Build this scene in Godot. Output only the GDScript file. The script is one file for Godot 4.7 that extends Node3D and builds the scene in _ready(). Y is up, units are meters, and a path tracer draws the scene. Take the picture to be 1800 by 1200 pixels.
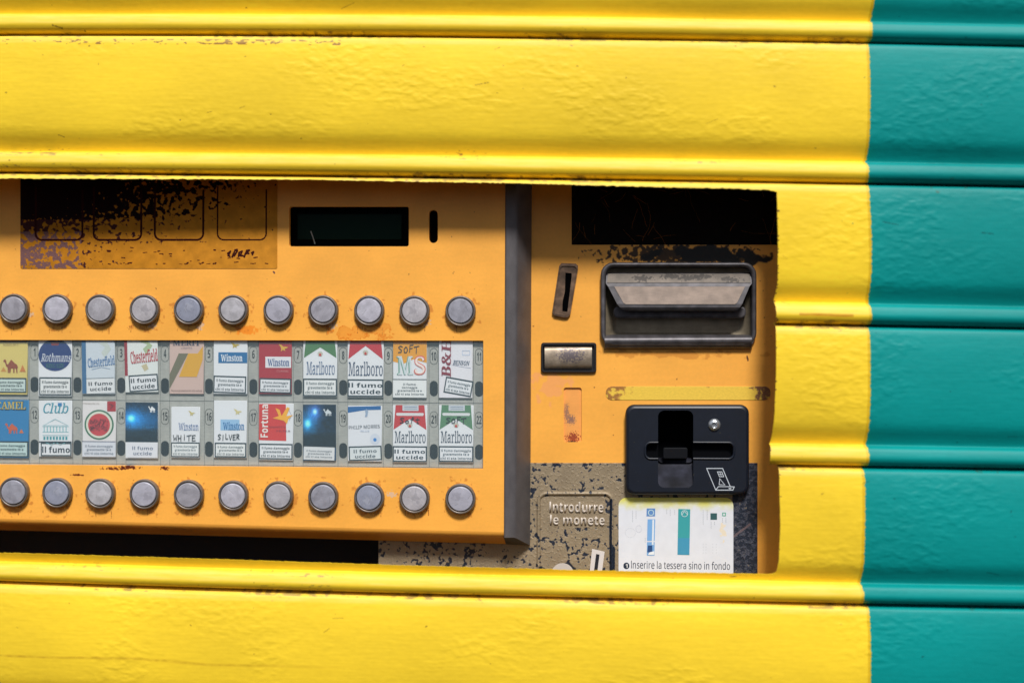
extends Node3D
# A cigarette vending machine seen through the opening cut into a painted rolling shutter.
# Measurements were read off the photograph (1800 x 1200) and are turned into millimetres on the real planes: the shutter (z = 0) and the planes of the machine.

const MM := 0.001
const REACH := 1.1                 # camera to shutter, metres
const FOCAL := 2500.0              # focal length in photograph pixels
const TURN := 0.046                # the camera looks slightly to the left
const SLAT_TOPS := [[-425, -424, -412], [-183, -180, -166], [59.5, 64, 80], [303, 313, 328], [552, 563, 579], [796, 813, 828], [1027, 1053, 1071], [1268, 1297, 1313], [1510, 1540, 1556]]

var eye: Vector3
var look: Basis
var mount: Transform3D             # frame of the machine: its lower panel is local z = 0
var palette := {}
var sans := SystemFont.new()
var sans_bold := SystemFont.new()
var serif := SystemFont.new()
var serif_bold := SystemFont.new()
var taken := {}
var machine: Node3D
var slat_rows := []


# ---------------------------------------------------------------- shapes

class Shape:
	var st := SurfaceTool.new()
	var frame := Rect2(0, 0, 100, 100)
	var group := 0
	var any := false
	func _init(uv_frame := Rect2(0, 0, 100, 100)) -> void:
		st.begin(Mesh.PRIMITIVE_TRIANGLES)
		frame = uv_frame
		st.set_smooth_group(0)
	func next() -> void:
		group += 1
		st.set_smooth_group(group)
	func vert(p: Vector3) -> void:
		st.set_uv(Vector2((p.x - frame.position.x) / frame.size.x, 1.0 - (p.y - frame.position.y) / frame.size.y))
		st.add_vertex(p * 0.001)
		any = true
	func tri(a: Vector3, b: Vector3, c: Vector3) -> void:      # counter-clockwise as seen from the visible side
		vert(a); vert(c); vert(b)
	func quad(a: Vector3, b: Vector3, c: Vector3, d: Vector3) -> void:
		tri(a, b, c); tri(a, c, d)
	func loft(loops: Array, closed := true, capped := true, smooth := false) -> void:
		for i in loops.size() - 1:
			if i == 0 or not smooth:
				next()
			var p: PackedVector3Array = loops[i]
			var q: PackedVector3Array = loops[i + 1]
			for k in (p.size() if closed else p.size() - 1):
				var l := (k + 1) % p.size()
				quad(p[k], p[l], q[l], q[k])
		if capped:
			next()
			cap(loops[-1])
	func cap(loop: PackedVector3Array) -> void:
		var flat := PackedVector2Array()
		for p in loop:
			flat.append(Vector2(p.x, p.y))
		fill(flat, loop)
	func fill(flat: PackedVector2Array, loop: PackedVector3Array) -> void:
		var index := Geometry2D.triangulate_polygon(flat)
		for i in range(0, index.size(), 3):
			var a := index[i]
			var b := index[i + 1]
			var c := index[i + 2]
			if (flat[b] - flat[a]).cross(flat[c] - flat[a]) < 0:
				tri(loop[a], loop[c], loop[b])
			else:
				tri(loop[a], loop[b], loop[c])
	func flat_fill(flat: PackedVector2Array, z: float) -> void:
		var loop := PackedVector3Array()
		for p in flat:
			loop.append(Vector3(p.x, p.y, z))
		fill(flat, loop)
	func plate(outer: PackedVector2Array, holes: Array, z: float, depth: float) -> void:   # a face with holes, and the walls of the holes
		var cuts := []
		var low := outer[0]
		var high := outer[0]
		for p in outer:
			low = low.min(p); high = high.max(p)
		for h in holes:
			var a: Vector2 = h[0]
			var b: Vector2 = h[0]
			for p in h:
				a = a.min(p); b = b.max(p)
			cuts.append((a.x + b.x) / 2.0)
		cuts.append(low.x - 1.0); cuts.append(high.x + 1.0)
		cuts.sort()
		next()
		for i in cuts.size() - 1:
			if cuts[i + 1] - cuts[i] < 0.02:
				continue
			var strip := PackedVector2Array([Vector2(cuts[i], low.y - 1), Vector2(cuts[i + 1], low.y - 1), Vector2(cuts[i + 1], high.y + 1), Vector2(cuts[i], high.y + 1)])
			var pieces := Geometry2D.intersect_polygons(outer, strip)
			for h in holes:
				var left: Array[PackedVector2Array] = []
				for piece in pieces:
					left.append_array(Geometry2D.clip_polygons(piece, h))
				pieces = left
			for piece in pieces:
				flat_fill(piece, z)
		for h in holes + [outer]:
			next()
			var hole: PackedVector2Array = h
			var ring := hole.duplicate()
			if Geometry2D.is_polygon_clockwise(ring) != (h == outer):
				ring.reverse()
			var top := PackedVector3Array()
			var bottom := PackedVector3Array()
			for p in ring:
				top.append(Vector3(p.x, p.y, z)); bottom.append(Vector3(p.x, p.y, z - depth))
			for k in ring.size():
				next()
				var l := (k + 1) % ring.size()
				quad(top[k], top[l], bottom[l], bottom[k])
	func stroke(points: PackedVector2Array, width: float, z: float, closed := false) -> void:
		var n := points.size()
		var left := PackedVector3Array()
		var right := PackedVector3Array()
		for i in n:
			var before := points[(i - 1 + n) % n] if closed or i > 0 else points[i]
			var after := points[(i + 1) % n] if closed or i < n - 1 else points[i]
			var d1 := (points[i] - before).normalized()
			var d2 := (after - points[i]).normalized()
			var d := (d1 + d2).normalized()
			var m := Vector2(-d.y, d.x)
			var w := width / 2.0 / maxf(0.5, absf(m.dot(Vector2(-d2.y, d2.x) if d2 != Vector2.ZERO else Vector2(-d1.y, d1.x))))
			var p := points[i]
			if not closed and i == 0: p -= d2 * width * 0.4
			if not closed and i == n - 1: p += d1 * width * 0.4
			left.append(Vector3(p.x + m.x * w, p.y + m.y * w, z)); right.append(Vector3(p.x - m.x * w, p.y - m.y * w, z))
		for i in (n if closed else n - 1):
			var j := (i + 1) % n
			quad(right[i], right[j], left[j], left[i])
	func letters(text: String, font: Font, box: Rect2, z: float, skew := 0.0, turned := false, thick := 0.0) -> void:   # set in the box, y up
		var t := TextMesh.new()
		t.text = text; t.font = font; t.font_size = 48; t.pixel_size = 0.01; t.depth = 0.0 if thick == 0.0 else 0.1; t.curve_step = 3.0
		var a := t.get_mesh_arrays()
		var v: PackedVector3Array = a[Mesh.ARRAY_VERTEX]
		if v.is_empty(): return
		for i in v.size():
			var p := v[i]
			p.x += p.y * skew
			v[i] = Vector3(-p.y, p.x, p.z) if turned else p
		var low := v[0]
		var high := v[0]
		for p in v:
			low = low.min(p); high = high.max(p)
		var size := (high - low).max(Vector3.ONE * 1e-6)
		for i in v.size():
			var p := v[i]
			v[i] = Vector3(box.position.x + (p.x - low.x) / size.x * box.size.x, box.position.y + (p.y - low.y) / size.y * box.size.y, z + ((p.z - low.z) / size.z * thick if thick > 0 else 0.0))
		next()
		var index: PackedInt32Array = a[Mesh.ARRAY_INDEX]
		for i in index:
			vert(v[i])
	func mesh() -> ArrayMesh:
		st.generate_normals()
		return st.commit()


func numbered(called: String) -> String:
	var n: int = taken.get(called, 0)
	taken[called] = n + 1
	return called if n == 0 else "%s_%03d" % [called, n]

func thing(called: String, at: Transform3D, label: String, category: String, group := "") -> Node3D:
	var o := Node3D.new()
	o.name = numbered(called)
	add_child(o, true)
	o.transform = at
	o.set_meta("label", label); o.set_meta("category", category)
	if group: o.set_meta("group", group)
	return o

func part(called: String, shape: Shape, material: Material, parent: Node3D) -> MeshInstance3D:
	return part_mesh(called, shape.mesh(), material, parent)

func part_mesh(called: String, m: Mesh, material: Material, parent: Node3D) -> MeshInstance3D:
	var o := MeshInstance3D.new()
	var key := str(parent.get_instance_id()) + called
	var n: int = taken.get(key, 0)
	taken[key] = n + 1
	o.name = called if n == 0 else "%s_%03d" % [called, n]
	o.mesh = m
	o.material_override = material
	parent.add_child(o, true)
	return o

func paint(c: Color, rough := 0.5, metal := 0.0, specular := 0.5) -> StandardMaterial3D:
	var key := "%s %s %s %s" % [c, rough, metal, specular]
	if not palette.has(key):
		var m := StandardMaterial3D.new()
		m.albedo_color = c; m.roughness = rough; m.metallic = metal; m.metallic_specular = specular
		palette[key] = m
	return palette[key]

func rgb(r: int, g: int, b: int) -> Color:
	return Color8(r, g, b)

func textured(image: Image, rough := 0.5, metal := 0.0, relief: Image = null, height := 0.0) -> StandardMaterial3D:
	var m := StandardMaterial3D.new()
	m.albedo_texture = ImageTexture.create_from_image(image)
	m.roughness = rough; m.metallic = metal; m.texture_repeat = false
	if relief:
		m.heightmap_enabled = true
		m.heightmap_texture = ImageTexture.create_from_image(relief)
		m.heightmap_scale = height
	return m


# ---------------------------------------------------------------- measuring

func sight(px: float, py: float) -> Vector3:
	return look * Vector3((px - 900.0) / FOCAL, (600.0 - py) / FOCAL, -1.0)

func on_shutter(px: float, py: float) -> Vector2:          # millimetres on the plane of the shutter
	var d := sight(px, py)
	var p := eye + d * (-eye.z / d.z)
	return Vector2(p.x, p.y) * 1000.0

func on_machine(px: float, py: float, z := 0.0) -> Vector2: # millimetres on a plane of the machine, z millimetres in front of its lower panel
	var inv := mount.affine_inverse()
	var o := inv * eye
	var d := inv.basis * sight(px, py)
	var p := o + d * ((z * MM - o.z) / d.z)
	return Vector2(p.x, p.y) * 1000.0

func flat(points: Array, z := 0.0) -> PackedVector2Array:   # [x, y, x, y ...] to a counter-clockwise polygon
	var out := PackedVector2Array()
	for i in range(0, points.size(), 2):
		out.append(on_machine(points[i], points[i + 1], z))
	if Geometry2D.is_polygon_clockwise(out):
		out.reverse()
	return out

func corners(x0: float, y0: float, x1: float, y1: float, r: float, n := 5) -> Array:
	var out := []
	for c in [[x1 - r, y0 + r, 0.0], [x0 + r, y0 + r, PI / 2], [x0 + r, y1 - r, PI], [x1 - r, y1 - r, PI * 1.5]]:
		for i in n + 1:
			var a: float = c[2] + PI / 2 * i / n
			out.append(c[0] + r * cos(a)); out.append(c[1] - r * sin(a))
	return out

func rounded(x0: float, y0: float, x1: float, y1: float, r: float, z := 0.0, n := 5) -> PackedVector2Array:
	return flat(corners(x0, y0, x1, y1, maxf(r, 0.3), n), z)

func level(points: PackedVector2Array, z: float) -> PackedVector3Array:
	var out := PackedVector3Array()
	for p in points:
		out.append(Vector3(p.x, p.y, z))
	return out

func ring(x0: float, y0: float, x1: float, y1: float, r: float, z: float, base := 0.0, n := 5) -> PackedVector3Array:
	return level(rounded(x0, y0, x1, y1, r, base, n), z)

func bounds(points: PackedVector2Array) -> Rect2:
	var b := Rect2(points[0], Vector2.ZERO)
	for p in points:
		b = b.expand(p)
	return b

func block(x0: float, y0: float, x1: float, y1: float, r: float, z0: float, z1: float, bevel: float, uv := Rect2(0, 0, 100, 100)) -> Shape:   # a rounded plate with a bevelled edge (bevel in photograph pixels)
	var s := Shape.new(uv)
	var loops := [ring(x0, y0, x1, y1, r, z0, z1), ring(x0, y0, x1, y1, r, z1 - bevel * 0.4, z1)]
	if bevel > 0:
		loops.append(ring(x0 + bevel * 0.35, y0 + bevel * 0.35, x1 - bevel * 0.35, y1 - bevel * 0.35, r - bevel * 0.3, z1 - bevel * 0.1, z1))
		loops.append(ring(x0 + bevel, y0 + bevel, x1 - bevel, y1 - bevel, r - bevel, z1, z1))
	s.loft(loops)
	return s


# ---------------------------------------------------------------- pictures

func noise(seed_of: int, frequency: float, w: int, h: int, stretch := 1, octaves := 4, kind := FastNoiseLite.TYPE_SIMPLEX_SMOOTH) -> PackedFloat32Array:
	var n := FastNoiseLite.new()
	n.seed = seed_of; n.frequency = frequency; n.fractal_octaves = octaves; n.noise_type = kind
	var im := n.get_image(ceili(w / float(stretch)), h, false, false, true)
	im.convert(Image.FORMAT_RF)
	if stretch != 1:
		im.resize(w, h, Image.INTERPOLATE_CUBIC)
	return im.get_data().to_float32_array()

func to_image(bytes: PackedByteArray, w: int, h: int) -> Image:
	return Image.create_from_data(w, h, false, Image.FORMAT_RGB8, bytes)

func relief_image(values: PackedFloat32Array, w: int, h: int) -> Image:
	return Image.create_from_data(w, h, false, Image.FORMAT_RF, values.to_byte_array())

func draw_line(im: Image, pts: Array, width: float, c: Color, broken := 0.0, seed_of := 1) -> void:
	var rng := RandomNumberGenerator.new()
	rng.seed = seed_of
	for i in pts.size() - 1:
		var a: Vector2 = pts[i]
		var b: Vector2 = pts[i + 1]
		var steps := int(a.distance_to(b) * 1.2) + 1
		for k in steps:
			if rng.randf() < broken: continue
			var p := a.lerp(b, k / float(steps))
			var r := width / 2.0 * rng.randf_range(0.8, 1.15)
			for y in range(int(p.y - r), int(p.y + r) + 1):
				for x in range(int(p.x - r), int(p.x + r) + 1):
					if x >= 0 and y >= 0 and x < im.get_width() and y < im.get_height() and Vector2(x, y).distance_squared_to(p) <= r * r + 0.3:
						im.set_pixel(x, y, im.get_pixel(x, y).lerp(c, c.a))

func blot(im: Image, centre: Vector2, size: Vector2, c: Color, seed_of: int, frequency := 0.06, edge := 0.0) -> void:   # an uneven stain
	var n := FastNoiseLite.new()
	n.seed = seed_of; n.frequency = frequency; n.fractal_octaves = 4
	for y in range(maxi(0, int(centre.y - size.y)), mini(im.get_height(), int(centre.y + size.y))):
		for x in range(maxi(0, int(centre.x - size.x)), mini(im.get_width(), int(centre.x + size.x))):
			var d := ((Vector2(x, y) - centre) / size).length()
			var v := 1.0 - d + n.get_noise_2d(x, y) * 0.9
			var k := smoothstep(0.3, 0.5, v)
			if edge > 0: k = k * 0.35 + edge * (1.0 - clampf(absf(v - 0.42) / 0.1, 0, 1))
			if k > 0.01:
				im.set_pixel(x, y, im.get_pixel(x, y).lerp(Color(c, 1), clampf(k * c.a, 0, 1)))


# ---------------------------------------------------------------- shutter

const PROFILE := [[-0.016, -13.0], [0.0, -9.5], [0.005, -6.0], [0.011, -3.0], [0.02, -1.7], [0.035, -1.0], [0.06, -0.4], [0.09, 0.05], [0.15, 0.9], [0.25, 1.6], [0.35, 1.9], [0.45, 1.9], [0.54, 1.55], [0.62, 0.85], [0.675, 0.1], [0.71, -0.9], [0.74, -2.3], [0.775, -4.4], [0.81, -6.4], [0.836, -7.6], [0.844, -7.4], [0.848, -4.4], [0.854, -2.0], [0.864, -0.95], [0.88, -0.2], [0.9, 0.45], [0.918, 0.85], [0.934, 0.75], [0.95, 0.0], [0.962, -0.9], [0.972, -2.2], [0.98, -4.2], [0.986, -7.5], [0.99, -12.5]]

func profile(t: float) -> float:
	for i in PROFILE.size() - 1:
		if t <= PROFILE[i + 1][0]:
			return lerpf(PROFILE[i][1], PROFILE[i + 1][1], clampf((t - PROFILE[i][0]) / (PROFILE[i + 1][0] - PROFILE[i][0]), 0, 1))
	return PROFILE[-1][1]

func bend(values: Array, px: float) -> float:               # through the three readings at 0, 900 and 1800
	var u := clampf(px / 900.0, -0.35, 2.35)
	return values[0] * (u - 1) * (u - 2) / 2.0 - values[1] * u * (u - 2) + values[2] * u * (u - 1) / 2.0

func path_at(points: Array, x: float) -> float:             # piecewise linear
	for i in range(0, points.size() - 2, 2):
		if x <= points[i + 2]:
			return lerpf(points[i + 1], points[i + 3], clampf((x - points[i]) / (points[i + 2] - points[i]), 0, 1))
	return points[-1]

const BOUNDARY := [[0, 1539.0, 0.7, 1537.8, 0.84, 1534.2, 0.99, 1533.0], [0, 1527.1, 0.04, 1528.3, 0.4, 1529.5, 0.7, 1528.3, 0.82, 1526.5, 0.85, 1523.5, 0.88, 1527.7, 0.99, 1527.1], [0, 1528.0, 0.3, 1531.0, 0.6, 1532.2, 0.8, 1529.2, 0.86, 1531.6, 0.92, 1533.4, 0.99, 1531.6], [0, 1527.5, 0.05, 1529.9, 0.5, 1529.9, 0.75, 1528.1, 0.84, 1525.7, 0.9, 1528.7, 0.99, 1528.1], [0, 1518.9, 0.08, 1520.7, 0.5, 1519.5, 0.75, 1518.3, 0.84, 1515.3, 0.9, 1518.9, 0.99, 1519.5], [0, 1527.9, 0.03, 1529.1, 0.3, 1530.3, 0.99, 1529.7]]
const PAINT_W := 2048
const PAINT_ROWS := 230
const PAINT_LEFT := -440.0
const PAINT_WIDE := 880.0

func shutter_paint() -> StandardMaterial3D:
	var w := PAINT_W
	var h := PAINT_ROWS * 6
	var low := noise(11, 0.0035, w, h, 2, 3)
	var patch := noise(12, 0.0055, w, h, 2, 2)
	var blister := noise(13, 0.055, w, h, 2, 2)
	var fine := noise(17, 0.11, w, h, 2, 2)
	var brush := noise(14, 0.16, w, h, 14, 3)
	var speck := noise(15, 0.14, w, h, 3, 3)
	var broad := noise(16, 0.012, w, h, 4, 3)
	var bytes := PackedByteArray()
	bytes.resize(w * h * 3)
	var relief := PackedFloat32Array()
	relief.resize(w * h)
	var per_px := PAINT_WIDE / w
	var yellow := Vector3(247, 209, 50)
	var teal := Vector3(0, 142, 140)
	var grime := Vector3(104, 78, 62)
	var x_of := []
	for px in [0, 300, 530, 700, 1405, 1500]:
		x_of.append((on_shutter(px, 600).x - PAINT_LEFT) / per_px)
	for y in h:
		var k := y / PAINT_ROWS
		var t := (y % PAINT_ROWS + 0.5) / PAINT_ROWS
		var edge := (on_shutter(path_at(BOUNDARY[k], t), 600).x - PAINT_LEFT) / per_px
		# how readily dirt and worn paint show on this line of the slat
		var dirt := 0.0
		if t < 0.02: dirt = 0.34
		elif t < 0.075: dirt = 0.2 if k == 2 else 0.06
		elif t > 0.79 and t < 0.842: dirt = 0.1
		elif t >= 0.842 and t < 0.875: dirt = 0.28 if k == 5 else 0.17
		elif t > 0.93 and t < 0.97: dirt = 0.1
		elif t >= 0.97: dirt = 0.2
		var flake_row := k == 1 and t > 0.035 and t < 0.075
		var streak := k == 5 and absf(t - 0.515) < 0.03
		var rust := k == 2 and absf(t - 0.925) < 0.022
		var chalk_highlight := 0.0  # pale highlight painted on the upward-facing ledges, broken up like chalky wear
		if t > 0.846 and t < 0.935: chalk_highlight = 0.5 * smoothstep(0.935, 0.915, t)
		elif t < 0.075: chalk_highlight = 0.5 * smoothstep(0.075, 0.045, t)
		var hole := -1.0
		if k >= 2 and k <= 4: hole = (on_shutter(path_at([0, 1366, 0.7, 1366, 0.84, 1362, 0.9, 1364, 1, 1366] if k == 2 else ([0, 1365, 0.6, 1362, 0.84, 1355.5, 1, 1357] if k == 3 else [0, 1370, 0.6, 1370, 0.77, 1366, 1, 1366]), t), 600).x - PAINT_LEFT) / per_px
		var wear := smoothstep(0.02, 0.1, t) * (1.0 - smoothstep(0.68, 0.78, t)) + 0.25
		for x in w:
			var i := y * w + x
			var teal_here := x > edge + (speck[i] - 0.5) * 3.0
			var c := teal if teal_here else yellow
			c *= 0.92 + low[i] * 0.1 + fine[i] * 0.03 + brush[i] * 0.03
			if not teal_here and x > edge - 5.0:
				c = c.lerp(Vector3(196, 150, 20), 0.45)
			var d := dirt * (1.0 if not teal_here else 0.35)
			if d > 0.0:
				var v := speck[i] * 0.62 + broad[i] * 0.62 - (1.02 - d)
				if v > 0.0:
					c = c.lerp(grime, minf(0.6, v * 5.0))
			if flake_row and x < x_of[2] + 70 and speck[i] * 0.7 + broad[i] * 0.45 > 0.68:
				c = c.lerp(Vector3(128, 84, 50), 0.8)
			if streak and x < x_of[3]:
				var s := 1.0 - absf(t - 0.512 - (broad[i] - 0.5) * 0.05) / 0.016
				if s > 0.0:
					c = c.lerp(Vector3(150, 106, 24), s * (0.05 + 0.5 * fine[i]) * smoothstep(x_of[3], x_of[1], x))
			if rust and x > x_of[4] and x < x_of[5]:
				var s2 := 1.0 - absf(t - 0.922 - (broad[i] - 0.5) * 0.02) / 0.012
				if s2 > 0.0:
					c = c.lerp(Vector3(178, 96, 10), s2 * (0.5 + speck[i] * 0.5))
			if chalk_highlight > 0.0 and not teal_here:
				c = c.lerp(Vector3(245, 222, 150), chalk_highlight * (0.25 + 0.75 * brush[i]))
			if hole > 0.0 and x < hole + 3.5 and x > hole - 5.0 and speck[i] > (0.6 if k == 2 else 0.72) + (x - hole) * 0.04 and not (k == 2 and t < 0.08) and not (k == 4 and t > 0.74):
				c = c.lerp(Vector3(92, 58, 40), 0.85)
			if speck[i] > 0.965 and fine[i] > 0.62:
				c = c.lerp(grime, 0.5)
			bytes[i * 3] = clampi(int(c.x), 0, 255)
			bytes[i * 3 + 1] = clampi(int(c.y), 0, 255)
			bytes[i * 3 + 2] = clampi(int(c.z), 0, 255)
			var m := smoothstep(0.36, 0.74, patch[i])
			var b := smoothstep(0.25, 0.95, blister[i])
			relief[i] = (b * (0.14 + 0.6 * m) + fine[i] * 0.2 * (0.3 + m)) * wear + brush[i] * 0.16
	var im := to_image(bytes, w, h)
	var rng := RandomNumberGenerator.new()
	rng.seed = 77
	for i in 260:   # specks, nicks and short scratches
		var p := Vector2(rng.randf_range(10, w - 10), rng.randf_range(10, h - 10))
		var d := Vector2.from_angle(rng.randf_range(-0.5, 0.5) if i % 4 else rng.randf() * TAU) * (rng.randf_range(1, 4) if i % 5 else rng.randf_range(8, 30))
		draw_line(im, [p, p + d], rng.randf_range(0.8, 2.2), Color(0.42, 0.3, 0.12, rng.randf_range(0.1, 0.42)) if p.x < 1590 else Color(0.02, 0.26, 0.27, rng.randf_range(0.2, 0.6)), 0.15, i)
	var mat := textured(im, 0.5, 0.0, relief_image(relief, w, h), 0.034)
	mat.metallic_specular = 0.34
	return mat

func shutter_point(k: int, x: float, t: float) -> Vector3:   # k counts SLAT_TOPS; x in millimetres
	var px := 900.0 + (x - on_shutter(900, 600).x) / (on_shutter(1000, 600).x - on_shutter(900, 600).x) * 100.0
	var top: float = on_shutter(clampf(px, 0, 1800), bend(SLAT_TOPS[k], px)).y
	var bottom: float = on_shutter(clampf(px, 0, 1800), bend(SLAT_TOPS[k + 1], px)).y
	var wobble := sin(x * 0.011 + k * 2.1) * 0.5 + sin(x * 0.037 + k * 4.7) * 0.16 + sin(x * 0.083 + t * 5.0 + k) * 0.06
	return Vector3(x, lerpf(top, bottom, t), profile(t) + wobble)

func shutter_t(k: int, px: float, py: float) -> float:
	var a := bend(SLAT_TOPS[k], px)
	var b := bend(SLAT_TOPS[k + 1], px)
	return (py - a) / (b - a)

func sheet(slat: Dictionary, rows: int, cols: int, at: Callable) -> void:   # adds a thin folded sheet: front, back and the cut edges; at(row, column) gives [k, x, t]
	var first: int = slat.v.size()
	var grid := PackedVector3Array()
	var uv := PackedVector2Array()
	for r in rows:
		for c in cols:
			var q: Array = at.call(r, c)
			grid.append(shutter_point(q[0], q[1], q[2]))
			var u: float = (q[1] - PAINT_LEFT) / PAINT_WIDE
			uv.append(Vector2(pingpong(u, 1.0), (clampi(q[0] - 1, 0, 5) + clampf(q[2], 0.002, 0.998)) / 6.0))
	var normals := PackedVector3Array()
	for r in rows:
		for c in cols:
			var dx := grid[r * cols + mini(c + 1, cols - 1)] - grid[r * cols + maxi(c - 1, 0)]
			var dy := grid[maxi(r - 1, 0) * cols + c] - grid[mini(r + 1, rows - 1) * cols + c]
			normals.append(dx.cross(dy).normalized())
	for side in 2:
		var base: int = slat.v.size()
		for i in grid.size():
			slat.v.append((grid[i] - Vector3(0, 0, 1.3 * side)) * MM)
			slat.n.append(normals[i] * (1 - 2 * side))
			slat.uv.append(uv[i])
		for r in rows - 1:
			for c in cols - 1:
				var a := base + r * cols + c
				var b := a + cols
				if side == 0:
					slat.i.append_array([a, a + 1, b, a + 1, b + 1, b])
				else:
					slat.i.append_array([a, b, a + 1, a + 1, b, b + 1])
	var rim := []
	for c in cols: rim.append(c)
	for r in range(1, rows): rim.append(r * cols + cols - 1)
	for c in range(cols - 2, -1, -1): rim.append((rows - 1) * cols + c)
	for r in range(rows - 2, -1, -1): rim.append(r * cols)
	for j in rim.size() - 1:
		var p := grid[rim[j]]
		var q2 := grid[rim[j + 1]]
		if p.distance_squared_to(q2) < 1e-10: continue
		var n := (q2 - p).cross(Vector3(0, 0, 1)).normalized()
		var base2: int = slat.v.size()
		for item in [[p, 0], [q2, 0], [q2, 1], [p, 1]]:
			var g: Vector3 = item[0]
			slat.v.append((g - Vector3(0, 0, 1.3 * item[1])) * MM)
			slat.n.append(-n)
		slat.uv.append_array([uv[rim[j]], uv[rim[j + 1]], uv[rim[j + 1]], uv[rim[j]]])
		slat.i.append_array([base2, base2 + 2, base2 + 1, base2, base2 + 3, base2 + 2])

func t_steps() -> Array:
	var out := []
	for i in PROFILE.size():
		out.append(PROFILE[i][0])
		if i < PROFILE.size() - 1 and PROFILE[i + 1][0] - PROFILE[i][0] > 0.012:
			out.append((PROFILE[i][0] + PROFILE[i + 1][0]) / 2.0)
	return out

func build_shutter() -> void:
	var root := thing("rolling_shutter", Transform3D(), "yellow and teal painted metal rolling shutter with a rectangular opening cut through its slats", "shutter")
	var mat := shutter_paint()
	var ts := t_steps()
	var left := -620.0
	var right := 620.0
	var cut_x: float = on_shutter(1365, 500).x
	var ragged := FastNoiseLite.new()
	ragged.seed = 5; ragged.frequency = 0.09; ragged.fractal_octaves = 3
	var top_cut := [-400, 313.5, 0, 313.5, 300, 314, 520, 315, 700, 318, 900, 321.5, 1130, 328, 1300, 331.5, 1345, 333.5, 1358, 335.5, 1366, 340]
	var low_cut := [-400, 966, 0, 973, 350, 983, 700, 995, 1000, 1003.5, 1340, 1010.5, 1356, 1010, 1366, 1005]
	var side_cut := {3: [0, 1367, 0.1, 1366, 0.35, 1367, 0.7, 1367.5, 0.8, 1364, 0.84, 1362, 0.87, 1364, 0.93, 1365, 0.97, 1365, 1, 1366], 4: [0, 1365, 0.3, 1364.5, 0.6, 1362, 0.78, 1359, 0.84, 1355.5, 0.9, 1355, 0.95, 1354, 0.985, 1356, 1, 1357], 5: [0, 1370, 0.4, 1371.5, 0.68, 1369.5, 0.74, 1367.5, 0.77, 1366, 1, 1366]}
	var px_of := func(x: float) -> float: return 900.0 + (x - on_shutter(900, 600).x) / (on_shutter(1000, 600).x - on_shutter(900, 600).x) * 100.0
	for k in SLAT_TOPS.size() - 1:
		var slat := {"v": PackedVector3Array(), "n": PackedVector3Array(), "uv": PackedVector2Array(), "i": PackedInt32Array()}
		if k < 3 or k > 5:
			var cols := 240
			sheet(slat, ts.size(), cols, func(r, c): return [k, lerpf(left, right, c / float(cols - 1)), ts[r]])
		else:
			var cols2 := 70
			sheet(slat, ts.size(), cols2, func(r, c):
				var t: float = ts[r]
				var x0: float = on_shutter(path_at(side_cut[k], t), 600).x + ragged.get_noise_2d(t * 110.0 * 4.0, k * 50) * 0.3
				if k == 3 and t < shutter_t(3, 1365, 336): x0 = cut_x
				if k == 5 and t > shutter_t(5, 1365, 1008): x0 = cut_x
				return [k, lerpf(x0, right, c / float(cols2 - 1)), t])
			if k == 3:
				var cols3 := 420
				sheet(slat, 8, cols3, func(r, c):
					var x := lerpf(left, cut_x, c / float(cols3 - 1))
					var px: float = px_of.call(x)
					var cut: float = path_at(top_cut, px) + ragged.get_noise_1d(x * 5.0) * 1.6
					return [3, x, lerpf(-0.016, shutter_t(3, px, cut), r / 7.0)])
			if k == 5:
				var cols4 := 420
				var rows4 := 34
				sheet(slat, rows4, cols4, func(r, c):
					var x := lerpf(left, cut_x, c / float(cols4 - 1))
					var px: float = px_of.call(x)
					var cut: float = path_at(low_cut, px) + ragged.get_noise_2d(x * 5.0, 90) * 1.3
					return [5, x, lerpf(shutter_t(5, px, cut), 0.99, r / float(rows4 - 1))])
		var arrays := []
		arrays.resize(Mesh.ARRAY_MAX)
		arrays[Mesh.ARRAY_VERTEX] = slat.v; arrays[Mesh.ARRAY_NORMAL] = slat.n; arrays[Mesh.ARRAY_TEX_UV] = slat.uv; arrays[Mesh.ARRAY_INDEX] = slat.i
		var m := ArrayMesh.new()
		m.add_surface_from_arrays(Mesh.PRIMITIVE_TRIANGLES, arrays)
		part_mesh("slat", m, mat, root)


# ---------------------------------------------------------------- machine

const FRONT := 23.0                # the button cabinet stands this far in front of the lower panel
const BOARD := 18.2                # display board behind the pane

func spot(frame: Rect2, im: Image, px: float, py: float, z: float) -> Vector2:   # where a measured point falls on a picture
	var p := on_machine(px, py, z)
	return Vector2((p.x - frame.position.x) / frame.size.x * im.get_width(), (1.0 - (p.y - frame.position.y) / frame.size.y) * im.get_height())

func panel_picture(frame: Rect2, w: int, h: int, seed_of: int, base: Vector3) -> Image:
	var low := noise(seed_of, 0.006, w, h, 1, 3)
	var fine := noise(seed_of + 1, 0.12, w, h, 1, 3)
	var fibre := noise(seed_of + 2, 0.1, w, h, 5, 2)
	var bytes := PackedByteArray()
	bytes.resize(w * h * 3)
	for i in w * h:
		var c := base * (0.95 + low[i] * 0.07 + (fine[i] - 0.5) * 0.03 + (fibre[i] - 0.5) * 0.02)
		if fine[i] > 0.93 and low[i] > 0.5: c = c.lerp(Vector3(120, 70, 40), 0.45)
		bytes[i * 3] = clampi(int(c.x), 0, 255); bytes[i * 3 + 1] = clampi(int(c.y), 0, 255); bytes[i * 3 + 2] = clampi(int(c.z), 0, 255)
	return to_image(bytes, w, h)

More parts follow.
